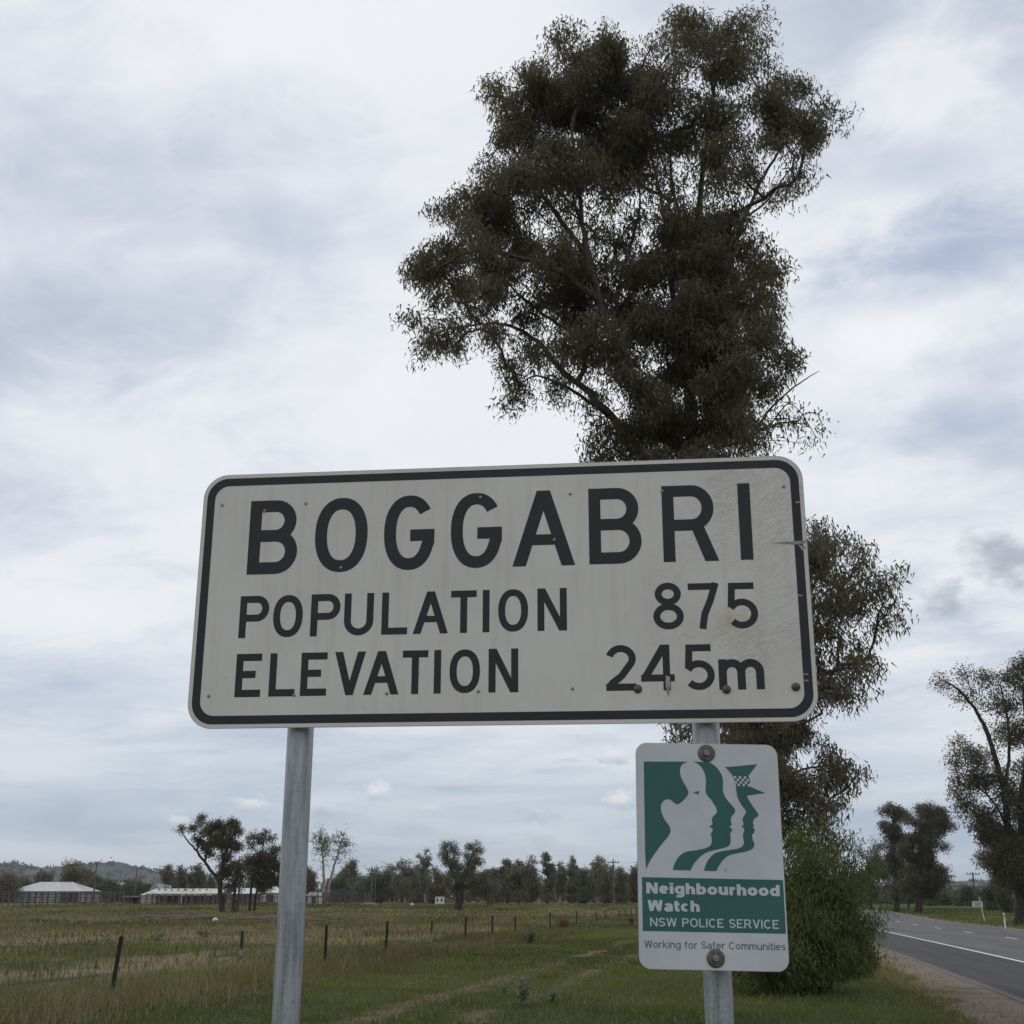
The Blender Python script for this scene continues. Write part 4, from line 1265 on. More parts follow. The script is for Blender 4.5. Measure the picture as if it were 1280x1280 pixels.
# hairline scratches
mp2 = N.n('ShaderNodeMapping', None, Vector=v)
mp2.inputs['Rotation'].default_value = (0, R(-68), 0)
mp3 = N.n('ShaderNodeMapping', None, Vector=mp2.outputs[0])
mp3.inputs['Scale'].default_value = (3, 1, 60)
sc = N.noise(mp3.outputs[0], 1.6, 2.0, .5, .4)
c = N.mix(N.m('MULTIPLY', N.rng(N.m('ABSOLUTE', N.m('SUBTRACT', sc, .5)), 0, .006, 1, 0), N.rng(N.noise(v, 2.3, 2.0), .55, .7, 0, .35)), c, (.42, .40, .37))
bmp = N.m('ADD', N.m('MULTIPLY', wr, N.m('MULTIPLY', patch, .5)), N.m('MULTIPLY', big_n, .3))
finish(N, c, .48, 0, bmp, .004, .35)
M['face'] = m


def sign_paint(name, c_, wear=(.4, .4, .38), amt=.25, rough=.45):
    m_, N_ = new_mat(name)
    v_ = N_.n('ShaderNodeTexCoord').outputs['Object']
    n_ = N_.noise(v_, 40.0, 5.0, .7)
    n2_ = N_.noise(v_, 4.0, 4.0, .6)
    c1 = N_.mix(N_.rng(n2_, .35, .65), c_, tuple(q * .86 for q in c_))
    finish(N_, N_.mix(N_.rng(n_, .66, .8, 0, amt), c1, wear), rough, 0, None, 0, .3)
    return m_


M['black'] = sign_paint('black_sign_film', (.030, .028, .034), (.14, .13, .12))
M['alu'] = simple('dull_aluminium', (.45, .45, .45), (.36, .36, .36), 6, .42, .8)
M['edge'] = simple('grey_sheet_edge', (.40, .39, .38), (.33, .32, .31), 6, .5, .3)
M['small_face'] = sign_paint('small_sign_white', (.58, .60, .62), (.45, .45, .44), .3)
M['green'] = sign_paint('dark_green_print', (.036, .132, .112), (.07, .16, .14), .2)
M['greytext'] = sign_paint('grey_green_print', (.10, .145, .145), (.2, .22, .22), .2)
M['bolt'] = simple('tarnished_washer', (.16, .145, .125), (.09, .08, .07), 60, .55, .5, bump=.001)
M['bolt_head'] = simple('bolt_head', (.30, .29, .27), (.20, .18, .16), 80, .5, .6)
m, N = new_mat('galvanised_pipe')
v = N.n('ShaderNodeTexCoord').outputs['Object']
mp = N.n('ShaderNodeMapping', None, Vector=v)
mp.inputs['Scale'].default_value = (1, 1, .10)
a_ = N.noise(mp.outputs[0], 70.0, 5.0, .6)
b_ = N.noise(v, 110.0, 3.0, .6)
c = N.mix(N.rng(a_, .32, .68), (.24, .26, .27), (.44, .46, .475))
c = N.mix(N.rng(b_, .55, .72, 0, .5), c, (.26, .27, .28))
finish(N, c, N.rng(a_, .3, .7, .34, .5), .75, b_, .0006)
M['galv'] = m


class Plane:
    """a sign board: top-left corner, unit right, unit down, outward normal (towards the camera)"""
    def __init__(s, tl_, right, down):
        s.o = Vector(tl_)
        s.r = Vector(right).normalized()
        d = Vector(down)
        s.d = (d - s.r * d.dot(s.r)).normalized()
        s.n = s.r.cross(s.d) * -1
        if s.n.y > 0: s.n = -s.n

    def uv(s, px, py):
        d = Vector(ray(px, py))
        c_ = Vector((0, 0, CAMZ))
        t_ = (s.o - c_).dot(s.n) / d.dot(s.n)
        q = c_ + d * t_ - s.o
        return q.dot(s.r), q.dot(s.d)


def board_root(name, P, **kw):
    from mathutils import Matrix
    o = empty(name, (0, 0, 0), **kw)
    # object space: x right, y away from the viewer, z up
    mt = Matrix((P.r, -P.n, -P.d)).transposed().to_4x4()
    mt.translation = P.o
    o.matrix_world = mt
    return o


def rrect(u0, u1, v0, v1, r, n=10):
    out = []
    for cx_, cy_, a0 in ((u1 - r, v0 + r, -90), (u1 - r, v1 - r, 0), (u0 + r, v1 - r, 90), (u0 + r, v0 + r, 180)):
        for i in range(n + 1):
            a = R(a0 + 90 * i / n)
            out.append((cx_ + r * math.cos(a), cy_ + r * math.sin(a)))
    return out


def prism(pts, y0, y1):
    """pts in (u, v); front at y0 (towards the viewer), back at y1"""
    tri = tessellate_polygon([[Vector((a, b, 0)) for a, b in pts]])
    n = len(pts)
    mb = MB()
    vs = [(a, y0, -b) for a, b in pts] + [(a, y1, -b) for a, b in pts]
    fs = []
    for t_ in tri:
        a, b, c_ = t_
        pa, pb, pc = (Vector((pts[i][0], 0, -pts[i][1])) for i in (a, b, c_))
        if (pb - pa).cross(pc - pa).y > 0:
            a, c_ = c_, a
        fs.append((a, b, c_))
        fs.append((c_ + n, b + n, a + n))
    ar = sum(pts[i][0] * pts[(i + 1) % n][1] - pts[(i + 1) % n][0] * pts[i][1] for i in range(n))
    for i in range(n):
        j = (i + 1) % n
        fs.append((i, j, j + n, i + n) if ar < 0 else (j, i, i + n, j + n))
    return mb.add(vs, fs)


def ring(outer, inner, y0, y1):
    n = len(outer)
    mb = MB()
    vs = [(a, y0, -b) for a, b in outer] + [(a, y0, -b) for a, b in inner] + [(a, y1, -b) for a, b in outer] + [(a, y1, -b) for a, b in inner]
    fs = []
    for i in range(n):
        j = (i + 1) % n
        fs += [(i, j, n + j, n + i), (i, 2 * n + i, 2 * n + j, j), (n + i, n + j, 3 * n + j, 3 * n + i)]
    return mb.add(vs, fs)


# --- town sign board
S1 = 2.93
cam0 = Vector((0, 0, CAMZ))
P1 = Plane(cam0 + Vector((-0.24938226, 0.94570231, 0.32636352)) * S1, (0.9938, -0.1112, -0.0027), (-0.0064, 0.0096, -0.99993))
W1, H1 = .47567 * S1, .20440 * S1
town = board_root('town_sign', P1, label='wide white town name board with black border and black lettering', cat='sign')
prism(rrect(0, W1, 0, H1, .058, 12), 0, .0016).build('backing', M['edge'], town)
prism(rrect(.0012, W1 - .0012, .0012, H1 - .0012, .057, 12), -.0004, -.00005).build('panel', M['face'], town)
ring(rrect(.0095, W1 - .0095, .0095, H1 - .0095, .050, 12), rrect(.0285, W1 - .0285, .0285, H1 - .0285, .034, 12), -.0007, -.00045).build('border', M['black'], town)
for z_ in (H1 * .16, H1 * .84):
    # extruded rail on the back
    MB().box((W1 / 2, .016, -z_), (W1 * .94, .026, .045)).build('back_rail', M['alu'], town)


def ribbon(mb, pts, t_, y, closed=False):
    """mitred stroke of width t_ along pts (u, v up) at depth y, 0.2 mm thick"""
    P_ = [Vector((a, b)) for a, b in pts]
    n = len(P_)
    Lh, Rh = [], []
    for i in range(n):
        if closed:
            a, b = P_[i - 1], P_[(i + 1) % n]
        else:
            a, b = P_[max(i - 1, 0)], P_[min(i + 1, n - 1)]
        d0 = (P_[i] - a).normalized() if (P_[i] - a).length > 1e-9 else (b - P_[i]).normalized()
        d1 = (b - P_[i]).normalized() if (b - P_[i]).length > 1e-9 else d0
        n0_, n1_ = Vector((-d0.y, d0.x)), Vector((-d1.y, d1.x))
        mm = (n0_ + n1_).normalized()
        sc_ = min(1 / max(.3, mm.dot(n1_)), 1.8)
        Lh.append(P_[i] + mm * t_ / 2 * sc_)
        Rh.append(P_[i] - mm * t_ / 2 * sc_)
    vs = [(p.x, y, p.y) for p in Lh] + [(p.x, y, p.y) for p in Rh] + [(p.x, y + .0002, p.y) for p in Lh] + [(p.x, y + .0002, p.y) for p in Rh]
    fs = []
    m_ = n if closed else n - 1
    for i in range(m_):
        j = (i + 1) % n
        fs += [(i, n + i, n + j, j), (i, j, 2 * n + j, 2 * n + i), (n + i, 3 * n + i, 3 * n + j, n + j)]
    if not closed:
        fs += [(0, 2 * n, 3 * n, n), (n - 1, 2 * n - 1, 4 * n - 1, 3 * n - 1)]
    mb.add(vs, fs)


def arc(cx_, cy_, rx, ry, a0, a1, n=14, e=2.0):
    out = []
    for i in range(n + 1):
        a = R(a0 + (a1 - a0) * i / n)
        c_, s_ = math.cos(a), math.sin(a)
        out.append((cx_ + rx * math.copysign(abs(c_) ** (2 / e), c_), cy_ + ry * math.copysign(abs(s_) ** (2 / e), s_)))
    return out


def glyph(ch, w, h, t_):
    """strokes as (points, thickness, closed), origin bottom left, in a w x h box"""
    c_ = t_ / 2
    o = []
    if ch == 'B':
        m_ = h * .515
        r1, r2_ = (h - c_ - m_) / 2, (m_ - c_) / 2
        w1 = w * .955
        o.append(([(c_, 0), (c_, h)], t_, 0))
        o.append(([(c_, h - c_), (w1 - c_ - r1 * .95, h - c_)] + arc(w1 - c_ - r1 * .95, m_ + r1, r1 * .95, r1, 88, -88) + [(w1 - c_ - r1, m_), (c_, m_)], t_, 0))
        o.append(([(w * .35, m_), (w - c_ - r2_ * .95, m_)] + arc(w - c_ - r2_ * .95, c_ + r2_, r2_ * .95, r2_, 88, -88) + [(w - c_ - r2_, c_), (c_, c_)], t_, 0))
    elif ch == 'O':
        o.append((arc(w / 2, h / 2, w / 2 - c_, h / 2 - c_, 0, 354, 59, 2.25), t_, 1))
    elif ch == 'G':
        a = arc(w / 2, h / 2, w / 2 - c_, h / 2 - c_, 38, 336, 50, 2.25)
        yb = h * .46
        o.append((a + [(w - c_, h * .37), (w - c_, yb), (w * .52, yb)], t_, 0))
    elif ch == 'A':
        o.append(('poly', [(0, 0), (t_ * 1.12, 0), (w / 2 + t_ * .56, h), (w / 2 - t_ * .56, h)]))
        o.append(('poly', [(w, 0), (w - t_ * 1.12, 0), (w / 2 - t_ * .56, h), (w / 2 + t_ * .56, h)]))
        y = h * .345
        xx = (w / 2 - t_ * .4) * y / h
        o.append(([(xx + t_ * .6, y), (w - xx - t_ * .6, y)], t_ * .92, 0))
    elif ch == 'V':
        o.append(('poly', [(0, h), (t_ * 1.12, h), (w / 2 + t_ * .52, 0), (w / 2 - t_ * .52, 0)]))
        o.append(('poly', [(w, h), (w - t_ * 1.12, h), (w / 2 - t_ * .52, 0), (w / 2 + t_ * .52, 0)]))
    elif ch in 'RP':
        m_ = h * (.475 if ch == 'R' else .47)
        r1 = (h - c_ - m_) / 2
        o.append(([(c_, 0), (c_, h)], t_, 0))
        w1 = w * (.94 if ch == 'R' else 1)
        o.append(([(c_, h - c_), (w1 - c_ - r1 * .9, h - c_)] + arc(w1 - c_ - r1 * .9, m_ + r1, r1 * .9, r1, 88, -88) + [(w1 - c_ - r1, m_), (c_, m_)], t_, 0))
        if ch == 'R':
            o.append(('poly', [(w, 0), (w - t_ * 1.15, 0), (w * .50, m_), (w * .50 + t_ * 1.1, m_)]))
    elif ch == 'I':
        o.append(([(w / 2, 0), (w / 2, h)], w, 0))
    elif ch == 'U':
        r_ = w / 2 - c_
        o.append(([(c_, h), (c_, r_ + c_)] + arc(w / 2, r_ + c_, r_, r_, 182, 358) + [(w - c_, r_ + c_), (w - c_, h)], t_, 0))
    elif ch == 'L':
        o.append(([(c_, h), (c_, c_), (w, c_)], t_, 0))
    elif ch == 'T':
        o.append(([(0, h - c_), (w, h - c_)], t_, 0))
        o.append(([(w / 2, h - c_), (w / 2, 0)], t_, 0))
    elif ch == 'N':
        o.append(([(c_, 0), (c_, h)], t_, 0)); o.append(([(w - c_, 0), (w - c_, h)], t_, 0))
        o.append(('poly', [(0, h), (t_ * 1.12, h), (w, 0), (w - t_ * 1.12, 0)]))
    elif ch == 'E':
        o.append(([(w, h - c_), (c_, h - c_), (c_, c_), (w, c_)], t_, 0))
        o.append(([(c_, h * .52), (w * .78, h * .52)], t_, 0))
    elif ch == '8':
        r1, r2_ = h * .232, h * .278
        o.append((arc(w / 2, h - r1 - .0, w * .43 - c_, r1 + .02 * h - c_, 0, 352, 44), t_, 1))
        o.append((arc(w / 2, r2_, w / 2 - c_, r2_ + .008 * h - c_, 0, 352, 44), t_, 1))
    elif ch == '7':
        o.append(([(0, h - c_), (w - c_ * .35, h - c_)], t_, 0))
        o.append(([(w - c_ * .85, h - c_ * .02), (w * .72, h * .62), (w * .52, h * .32), (w * .44, 0)], t_, 0))
    elif ch == '5':
        r_ = h * .325
        o.append(([(w * .9, h - c_), (w * .06 + c_, h - c_), (w * .02 + c_, h * .47)], t_, 0))
        o.append((arc(w / 2 - .02 * w, r_, w / 2 - c_ + .02 * w, r_ - c_, 152, -140, 26), t_, 0))
    elif ch == '2':
        r_ = h * .30
        a = arc(w / 2, h - r_, w / 2 - c_, r_ - c_, 165, -28, 20)
        o.append((a + [(w * .52, h * .32), (w * .20, h * .16), (c_, c_ * 1.0)], t_, 0))
        o.append(([(0, c_), (w, c_)], t_, 0))
    elif ch == '4':
        o.append(([(w * .76, 0), (w * .76, h)], t_, 0))
        o.append(([(w, h * .27), (0, h * .27)], t_, 0))
        o.append(('poly', [(0, h * .27 + c_ * .2), (t_ * 1.2, h * .27 + c_ * .2), (w * .76 + c_, h), (w * .76 - c_ * 1.6, h)]))
    elif ch == 'm':
        o.append(([(c_, 0), (c_, h)], t_, 0))
        r_ = (w / 2 - c_) / 2
        for x0 in (c_, w / 2):
            o.append(([(x0, h * .55)] + arc(x0 + r_, h - c_ - r_, r_, r_, 178, 2, 12) + [(x0 + 2 * r_, 0)], t_, 0))
    return o


def build_glyph(ch, u0, u1, vt, vb, t_, root, name='letter', tilt=0.0):
    w, h = u1 - u0, vb - vt
    mb = MB()
    for i, g_ in enumerate(glyph(ch, w, h, t_)):
        y = -.0006 - .00007 * i
        if g_[0] == 'poly':
            pr = prism([(a, -b) for a, b in g_[1]], y, y + .0002)
            mb.add(pr.v, pr.f)
        else:
            ribbon(mb, g_[0], g_[1], y, bool(g_[2]))
    o = mb.build(name, M['black'], root)
    o.location = (u0, 0, -vb)
    return o


def text_row(items, tA, tB, bA, bB, stroke_px, pl_, root, name):
    """items (char, px left, px right) on a row whose top runs tA..tB and bottom bA..bB in photo pixels"""
    for ch, a, b in items:
        xm = (a + b) / 2
        f_ = (xm - tA[0]) / (tB[0] - tA[0])
        yt = tA[1] + (tB[1] - tA[1]) * f_
        yb = bA[1] + (bB[1] - bA[1]) * f_
        ym = (yt + yb) / 2
        u0, _ = pl_.uv(a, ym); u1, _ = pl_.uv(b, ym)
        _, vt = pl_.uv(xm, yt); _, vb = pl_.uv(xm, yb)
        st_ = pl_.uv(xm + stroke_px, ym)[0] - pl_.uv(xm, ym)[0]
        build_glyph(ch, u0, u1, vt, vb, st_, root, name)


text_row([('B', 311.2, 372.4), ('O', 394, 459.5), ('G', 480.2, 543.2), ('G', 563.6, 627.5), ('A', 640.5, 718.5), ('B', 736, 801.5), ('R', 828, 897), ('I', 923.7, 939.3)],
         (314.5, 626.6), (945, 603.6), (308, 718.5), (942, 699.5), 15.0, P1, town, 'letter')
text_row([('P', 299.5, 336), ('O', 341.6, 378.5), ('P', 388.5, 425.2), ('U', 430.3, 467), ('L', 477.2, 509.5), ('A', 516.5, 560.3), ('T', 563.6, 595.8), ('I', 603.4, 612), ('O', 622.8, 660.1), ('N', 671.8, 708.6)],
         (301.4, 745.4), (708.6, 734.9), (298.1, 797.9), (708.6, 788), 8.7, P1, town, 'letter')
text_row([('8', 816.2, 854.3), ('7', 860.5, 899), ('5', 908.8, 947.1)], (816, 729.8), (947, 728), (816, 786.6), (947, 785.6), 8.7, P1, town, 'digit')
text_row([('E', 294.6, 326.5), ('L', 336.8, 369.3), ('E', 376, 408.6), ('V', 418, 456.7), ('A', 454.9, 498.8), ('T', 503, 535), ('I', 542.5, 551.3), ('O', 562, 600), ('N', 610.7, 647.9)],
         (297, 817.6), (647.9, 810.4), (293, 871.7), (647.9, 865.2), 8.9, P1, town, 'letter')
text_row([('2', 757.3, 795), ('4', 801.1, 843.1), ('5', 855.3, 893)], (757, 806.6), (893, 805.2), (757, 863.6), (893, 862.4), 8.9, P1, town, 'digit')
text_row([('m', 898.4, 955.3)], (898, 824.2), (955.3, 823.2), (898, 862.4), (955.3, 861.6), 10.2, P1, town, 'letter')
# rivets and bolts
c5 = lambda x, y: (220 + x / 3.0476, 560 + y / 3.0476)
c6 = lambda x, y: (620 + x / 3.0476, 560 + y / 3.0476)
M['rivet'] = simple('dull_rivet', (.36, .35, .32), (.25, .24, .22), 90, .55, .3)
riv = [c5(177, 218), c5(495, 212), c5(338, 240), c5(1160, 188), c5(125, 945), c5(450, 942), c5(803, 935), c5(1152, 927), c5(628, 457), c6(283, 175), c6(632, 165), c6(1095, 147), c6(292, 917), c6(222, 350)]
dome = MB().lathe((0, 0, 0), [(.0038, 0), (.0036, .0008), (.0024, .0016), (.0006, .0019)], 12, 'y').mesh('rivet', True)
for (px, py) in riv:
    u, v_ = P1.uv(px, py)
    o = link('rivet', dome, M['rivet'], town)
    o.location = (u, -.0007, -v_)
bolt_me = MB().lathe((0, 0, 0), [(.0095, 0), (.0092, .0022), (.007, .0042), (.0035, .0056), (.001, .006)], 16, 'y').mesh('bolt', True)
for (px, py) in (c6(540, 918), c6(878, 920), c6(1142, 910)):
    u, v_ = P1.uv(px, py)
    o = link('bolt', bolt_me, M['bolt'], town)
    o.location = (u, -.0009, -v_)
# peeled scrap under the 4, slit in the film near the right edge
u, v_ = P1.uv(*c6(655, 905))
MB().add([(u - .004, -.0012, -v_ + .022), (u + .005, -.0012, -v_ + .018), (u + .004, -.006, -v_ - .004), (u, -.0012, -v_ - .024), (u - .005, -.0035, -v_ - .004)], [(0, 4, 2, 1), (4, 3, 2)]).build('peeled_film', M['rivet'], town)
u0, v0 = P1.uv(*c6(1045, 362)); u1, v1_ = P1.uv(*c6(1182, 352)); u2, v2_ = P1.uv(*c6(1182, 376)); u3, v3_ = P1.uv(*c6(1150, 368)); u4, v4_ = P1.uv(*c6(1166, 392))
MB().add([(u0, -.0011, -v0), (u1, -.0016, -v1_), (u1, -.0013, -v1_ - .005), (u3, -.0011, -v3_)], [(0, 3, 2, 1)]).build('film_tear', M['rivet'], town)
MB().add([(u3, -.0013, -v3_), (u2, -.0016, -v2_), (u4, -.0013, -v4_)], [(0, 2, 1)]).build('film_tear', M['rivet'], town)
for (x_, y_) in ((1180, 884), (1180, 860), (1158, 560), (1150, 205)):
    u, v_ = P1.uv(*c6(x_, y_))
    MB().add([(u - .006, -.0011, -v_ + .001), (u + .006, -.0011, -v_), (u + .004, -.0011, -v_ - .003), (u - .005, -.0011, -v_ - .002)], [(0, 3, 2, 1)]).build('scuff', M['rivet'], town)

# --- neighbourhood watch sign
S2 = 2.62
P2 = Plane(cam0 + Vector((0.10046341, 1.01045656, 0.11914993)) * S2, (.99957, -.02271, -.0183), (-.01171, -.06053, -.9981))
W2, H2 = .11448 * S2, .17278 * S2
nw = board_root('watch_sign', P2, label='small white and green community watch plate bolted to the right post', cat='sign')
prism(rrect(0, W2, 0, H2, .024, 10), 0, .0016).build('backing', M['edge'], nw)
prism(rrect(.0008, W2 - .0008, .0008, H2 - .0008, .0234, 10), -.0004, -.00005).build('panel', M['small_face'], nw)
k1 = lambda x, y: P2.uv(790 + x / 6.095, 920 + y / 6.095)
k2 = lambda x, y: P2.uv(790 + x / 6.095, 1080 + y / 6.095)
LY = -.0007


def smooth_poly(pts, corners=()):
    """rounds a traced outline a little, keeping the listed corner points"""
    out = []
    n = len(pts)
    for i in range(n):
        p0, p1, p2, p3 = (Vector(pts[(i + q) % n]) for q in (-1, 0, 1, 2))
        if i in corners: p0 = p1
        if (i + 1) % n in corners: p3 = p2
        for u in (0, .33, .66):
            p = .5 * ((2 * p1) + (-p0 + p2) * u + (2 * p0 - 5 * p1 + 4 * p2 - p3) * u * u + (-p0 + 3 * p1 - 3 * p2 + p3) * u ** 3)
            out.append((p.x, p.y))
    return out


bgp = [(90, 195), (425, 195), (385, 215), (366, 250), (368, 290), (385, 340), (415, 390), (430, 430), (415, 465), (380, 500), (350, 520), (325, 512), (300, 492), (275, 482), (245, 490), (222, 525), (222, 570), (245, 630), (280, 680), (293, 718), (278, 762), (230, 820), (185, 880), (150, 930), (122, 980), (107, 1018), (100, 900), (94, 500)]
prism([k1(*p) for p in smooth_poly(bgp, (0, 1, 25, 26, 27))], LY, LY + .0002).build('background_print', M['green'], nw)
prism([k1(*p) for p in [(465, 432), (508, 418), (510, 446)]], LY, LY + .0002).build('eye_print', M['green'], nw)
mid = [(468, 195), (590, 200), (632, 228), (665, 265), (688, 310), (694, 360), (692, 410), (708, 460), (745, 512), (778, 548), (785, 574), (770, 600), (755, 620), (753, 650), (758, 678), (738, 692), (760, 706), (762, 722), (748, 745), (752, 790), (745, 828), (716, 848), (660, 862), (590, 880), (540, 903), (500, 940), (468, 980), (446, 1025), (310, 1022), (325, 970), (352, 925), (385, 895), (430, 878), (500, 868), (560, 855), (595, 835), (608, 805), (605, 770), (600, 745), (615, 720), (608, 702), (588, 688), (612, 672), (608, 635), (622, 607), (640, 592), (646, 568), (636, 540), (605, 490), (570, 450), (560, 410), (563, 350), (555, 290), (530, 240), (500, 212)]
prism([k1(*p) for p in smooth_poly(mid, (0, 1, 15, 27, 28, 41))], LY, LY + .0002).build('face_print', M['green'], nw)
off = [(708, 238), (955, 215), (885, 305), (900, 340), (888, 382), (1015, 435), (875, 455), (892, 492), (930, 550), (962, 596), (955, 614), (928, 635), (922, 665), (930, 685), (918, 695), (935, 712), (930, 735), (915, 755), (920, 790), (932, 822), (925, 850), (900, 870), (850, 885), (780, 898), (730, 915), (690, 950), (662, 990), (642, 1030), (548, 1027), (562, 980), (592, 930), (632, 895), (680, 878), (750, 868), (810, 856), (842, 838), (852, 812), (848, 780), (845, 750), (855, 720), (850, 702), (833, 690), (850, 675), (842, 640), (850, 612), (866, 590), (864, 568), (830, 520), (805, 470), (795, 420), (790, 370), (770, 310), (740, 270)]
prism([k1(*p) for p in smooth_poly(off, (0, 1, 2, 4, 5, 6, 14, 27, 28, 41))], LY, LY + .0002).build('officer_print', M['green'], nw)
ck = MB()
for r_ in range(4):
    for q in range(6):
        if (r_ + q) % 2 == 0:
            x_ = 776 + q * 19 + r_ * 3
            y_ = 306 + r_ * 19 + q * 0.5
            pr = prism([k1(x_, y_), k1(x_ + 18, y_), k1(x_ + 18, y_ + 18), k1(x_, y_ + 18)], LY - .0003, LY - .0001)
            ck.add(pr.v, pr.f)
ck.build('checked_band', M['small_face'], nw)
ce = k1(712, 1020)
ring([(ce[0] + .0028 * math.cos(R(a)), ce[1] + .0028 * math.sin(R(a))) for a in range(0, 360, 20)], [(ce[0] + .0022 * math.cos(R(a)), ce[1] + .0022 * math.sin(R(a))) for a in range(0, 360, 20)], LY, LY + .0002).build('registered_mark', M['greytext'], nw)
prism([k2(75, 100), k2(1150, 122), k2(1173, 532), k2(82, 510)], LY, LY + .0002).build('green_band', M['green'], nw)


def sans(ch, t_):
    """plain grotesque letters; capitals are 1 high. Returns advance width and strokes (points, width, closed)"""
    c_, X = t_ / 2, .74
    if ch == ' ':
        return .30, []

    def bowl(x0, w, y0=0.0, h=X):
        return (arc(x0 + w / 2, y0 + h / 2, w / 2 - c_, h / 2 - c_, 0, 345, 23, 2.2), t_, 1)

    def arch(x0, w, h=X):
        r_ = (w - t_) / 2
        return ([(x0 + c_, h * .35)] + arc(x0 + w / 2, h - c_ - r_ * 1.05, r_, r_ * 1.05, 176, 4, 12) + [(x0 + w - c_, 0)], t_, 0)
    up = {'N': .76, 'S': .68, 'W': 1.04, 'P': .68, 'O': .80, 'L': .58, 'I': t_, 'C': .76, 'E': .63, 'R': .73, 'V': .74}
    w = up.get(ch)
    o = []
    if ch in 'NPLIEVR' and ch != 'O':
        o = glyph(ch, w, 1.0, t_)
    elif ch == 'O':
        o = [(arc(w / 2, .5, w / 2 - c_, .51 - c_, 0, 352, 44, 2.1), t_, 1)]
    elif ch == 'C':
        o = [(arc(w / 2, .5, w / 2 - c_, .51 - c_, 42, 318, 34, 2.1), t_, 0)]
    elif ch in 'Ss':
        h = 1.0 if ch == 'S' else X
        w = .66 if ch == 'S' else .54
        r1 = (h - t_) / 4
        o = [(arc(w / 2, h - c_ - r1, w / 2 - c_, r1, 20, 262, 14) + arc(w / 2, c_ + r1, w / 2 - c_, r1, 82, -160, 14), t_, 0)]
    elif ch == 'W':
        q = w / 4
        for x0, x1 in ((0, q), (q * 2, q), (q * 2, q * 3), (w, q * 3)):
            xa, xb = (x0, x1)
            sg = t_ * .5
            xa = min(max(xa, sg), w - sg)
            o.append(('poly', [(xb - sg, 0), (xb + sg, 0), (xa + sg, 1), (xa - sg, 1)]))
    elif ch == 'e':
        w = .62
        o = [([(c_, X * .49), (w - c_, X * .49)] , t_ * .8, 0), (arc(w / 2, X / 2, w / 2 - c_, X / 2 - c_, 0, 318, 26, 2.2), t_, 0)]
    elif ch == 'c':
        w = .58
        o = [(arc(w / 2, X / 2, w / 2 - c_, X / 2 - c_, 48, 312, 22, 2.2), t_, 0)]
    elif ch == 'o':
        w = .65
        o = [bowl(0, w)]
    elif ch == 'i':
        w = t_
        o = [([(c_, 0), (c_, X)], t_, 0), ([(c_, 1 - t_ * .75), (c_, 1)], t_, 0)]
    elif ch == 'l':
        w = t_
        o = [([(c_, 0), (c_, 1)], t_, 0)]
    elif ch in 'hn':
        w = .62
        o = [([(c_, 0), (c_, 1 if ch == 'h' else X)], t_, 0), arch(0, w)]
    elif ch == 'm':
        w = .94
        o = [([(c_, 0), (c_, X)], t_, 0), arch(0, w / 2 + c_), arch(w / 2 - c_, w / 2 + c_)]
    elif ch == 'u':
        w = .62
        r_ = (w - t_) / 2
        o = [([(w - c_, 0), (w - c_, X)], t_, 0), ([(c_, X), (c_, c_ + r_)] + arc(w / 2, c_ + r_, r_, r_, 184, 350, 12), t_, 0)]
    elif ch == 'b':
        w = .65
        o = [([(c_, 0), (c_, 1)], t_, 0), bowl(0, w)]
    elif ch == 'd':
        w = .65
        o = [([(w - c_, 0), (w - c_, 1)], t_, 0), bowl(0, w)]
    elif ch == 'g':
        w = .65
        o = [bowl(0, w), ([(w - c_, X)] + [(w - c_, -.02)] + arc(w / 2, -.05, w / 2 - c_, .21 - c_ * .6, 0, -150, 12), t_, 0)]
    elif ch == 'r':
        w = .42
        o = [([(c_, 0), (c_, X)], t_, 0), ([(c_, X * .5)] + arc(w * .95, X * .55, w * .95 - c_, X * .45 - c_, 170, 92, 6), t_, 0)]
    elif ch == 'a':
        w = .60
        o = [([(w - c_, 0), (w - c_, X * .62)] + arc(w / 2, X * .62, w / 2 - c_, X * .38 - c_, 0, 155, 12), t_, 0), (arc(w * .46, X * .27, w * .46 - c_, X * .27 - c_ * .55, 0, 345, 20), t_ * .9, 1)]
    elif ch == 't':
        w = .38
        o = [([(w * .42, .95), (w * .42, c_ + .1), (w * .55, c_), (w, c_)], t_, 0), ([(0, X - c_ * .8), (w, X - c_ * .8)], t_ * .8, 0)]
    elif ch == 'f':
        w = .38
        o = [([(w * .42, 0), (w * .42, .80)] + arc(w * .42 + .16, .80, .16, .2 - c_ , 176, 95, 6), t_, 0), ([(0, X - c_ * .8), (w, X - c_ * .8)], t_ * .8, 0)]
    elif ch == 'k':
        w = .60
        o = [([(c_, 0), (c_, 1)], t_, 0), ('poly', [(t_ * .9, .30), (t_ * .9, .30 + t_ * 1.0), (w - t_ * 1.1, X), (w, X)]), ('poly', [(w, 0), (w - t_ * 1.25, 0), (w * .36, X * .55), (w * .36 + t_ * .7, X * .66)])]
    return w, o


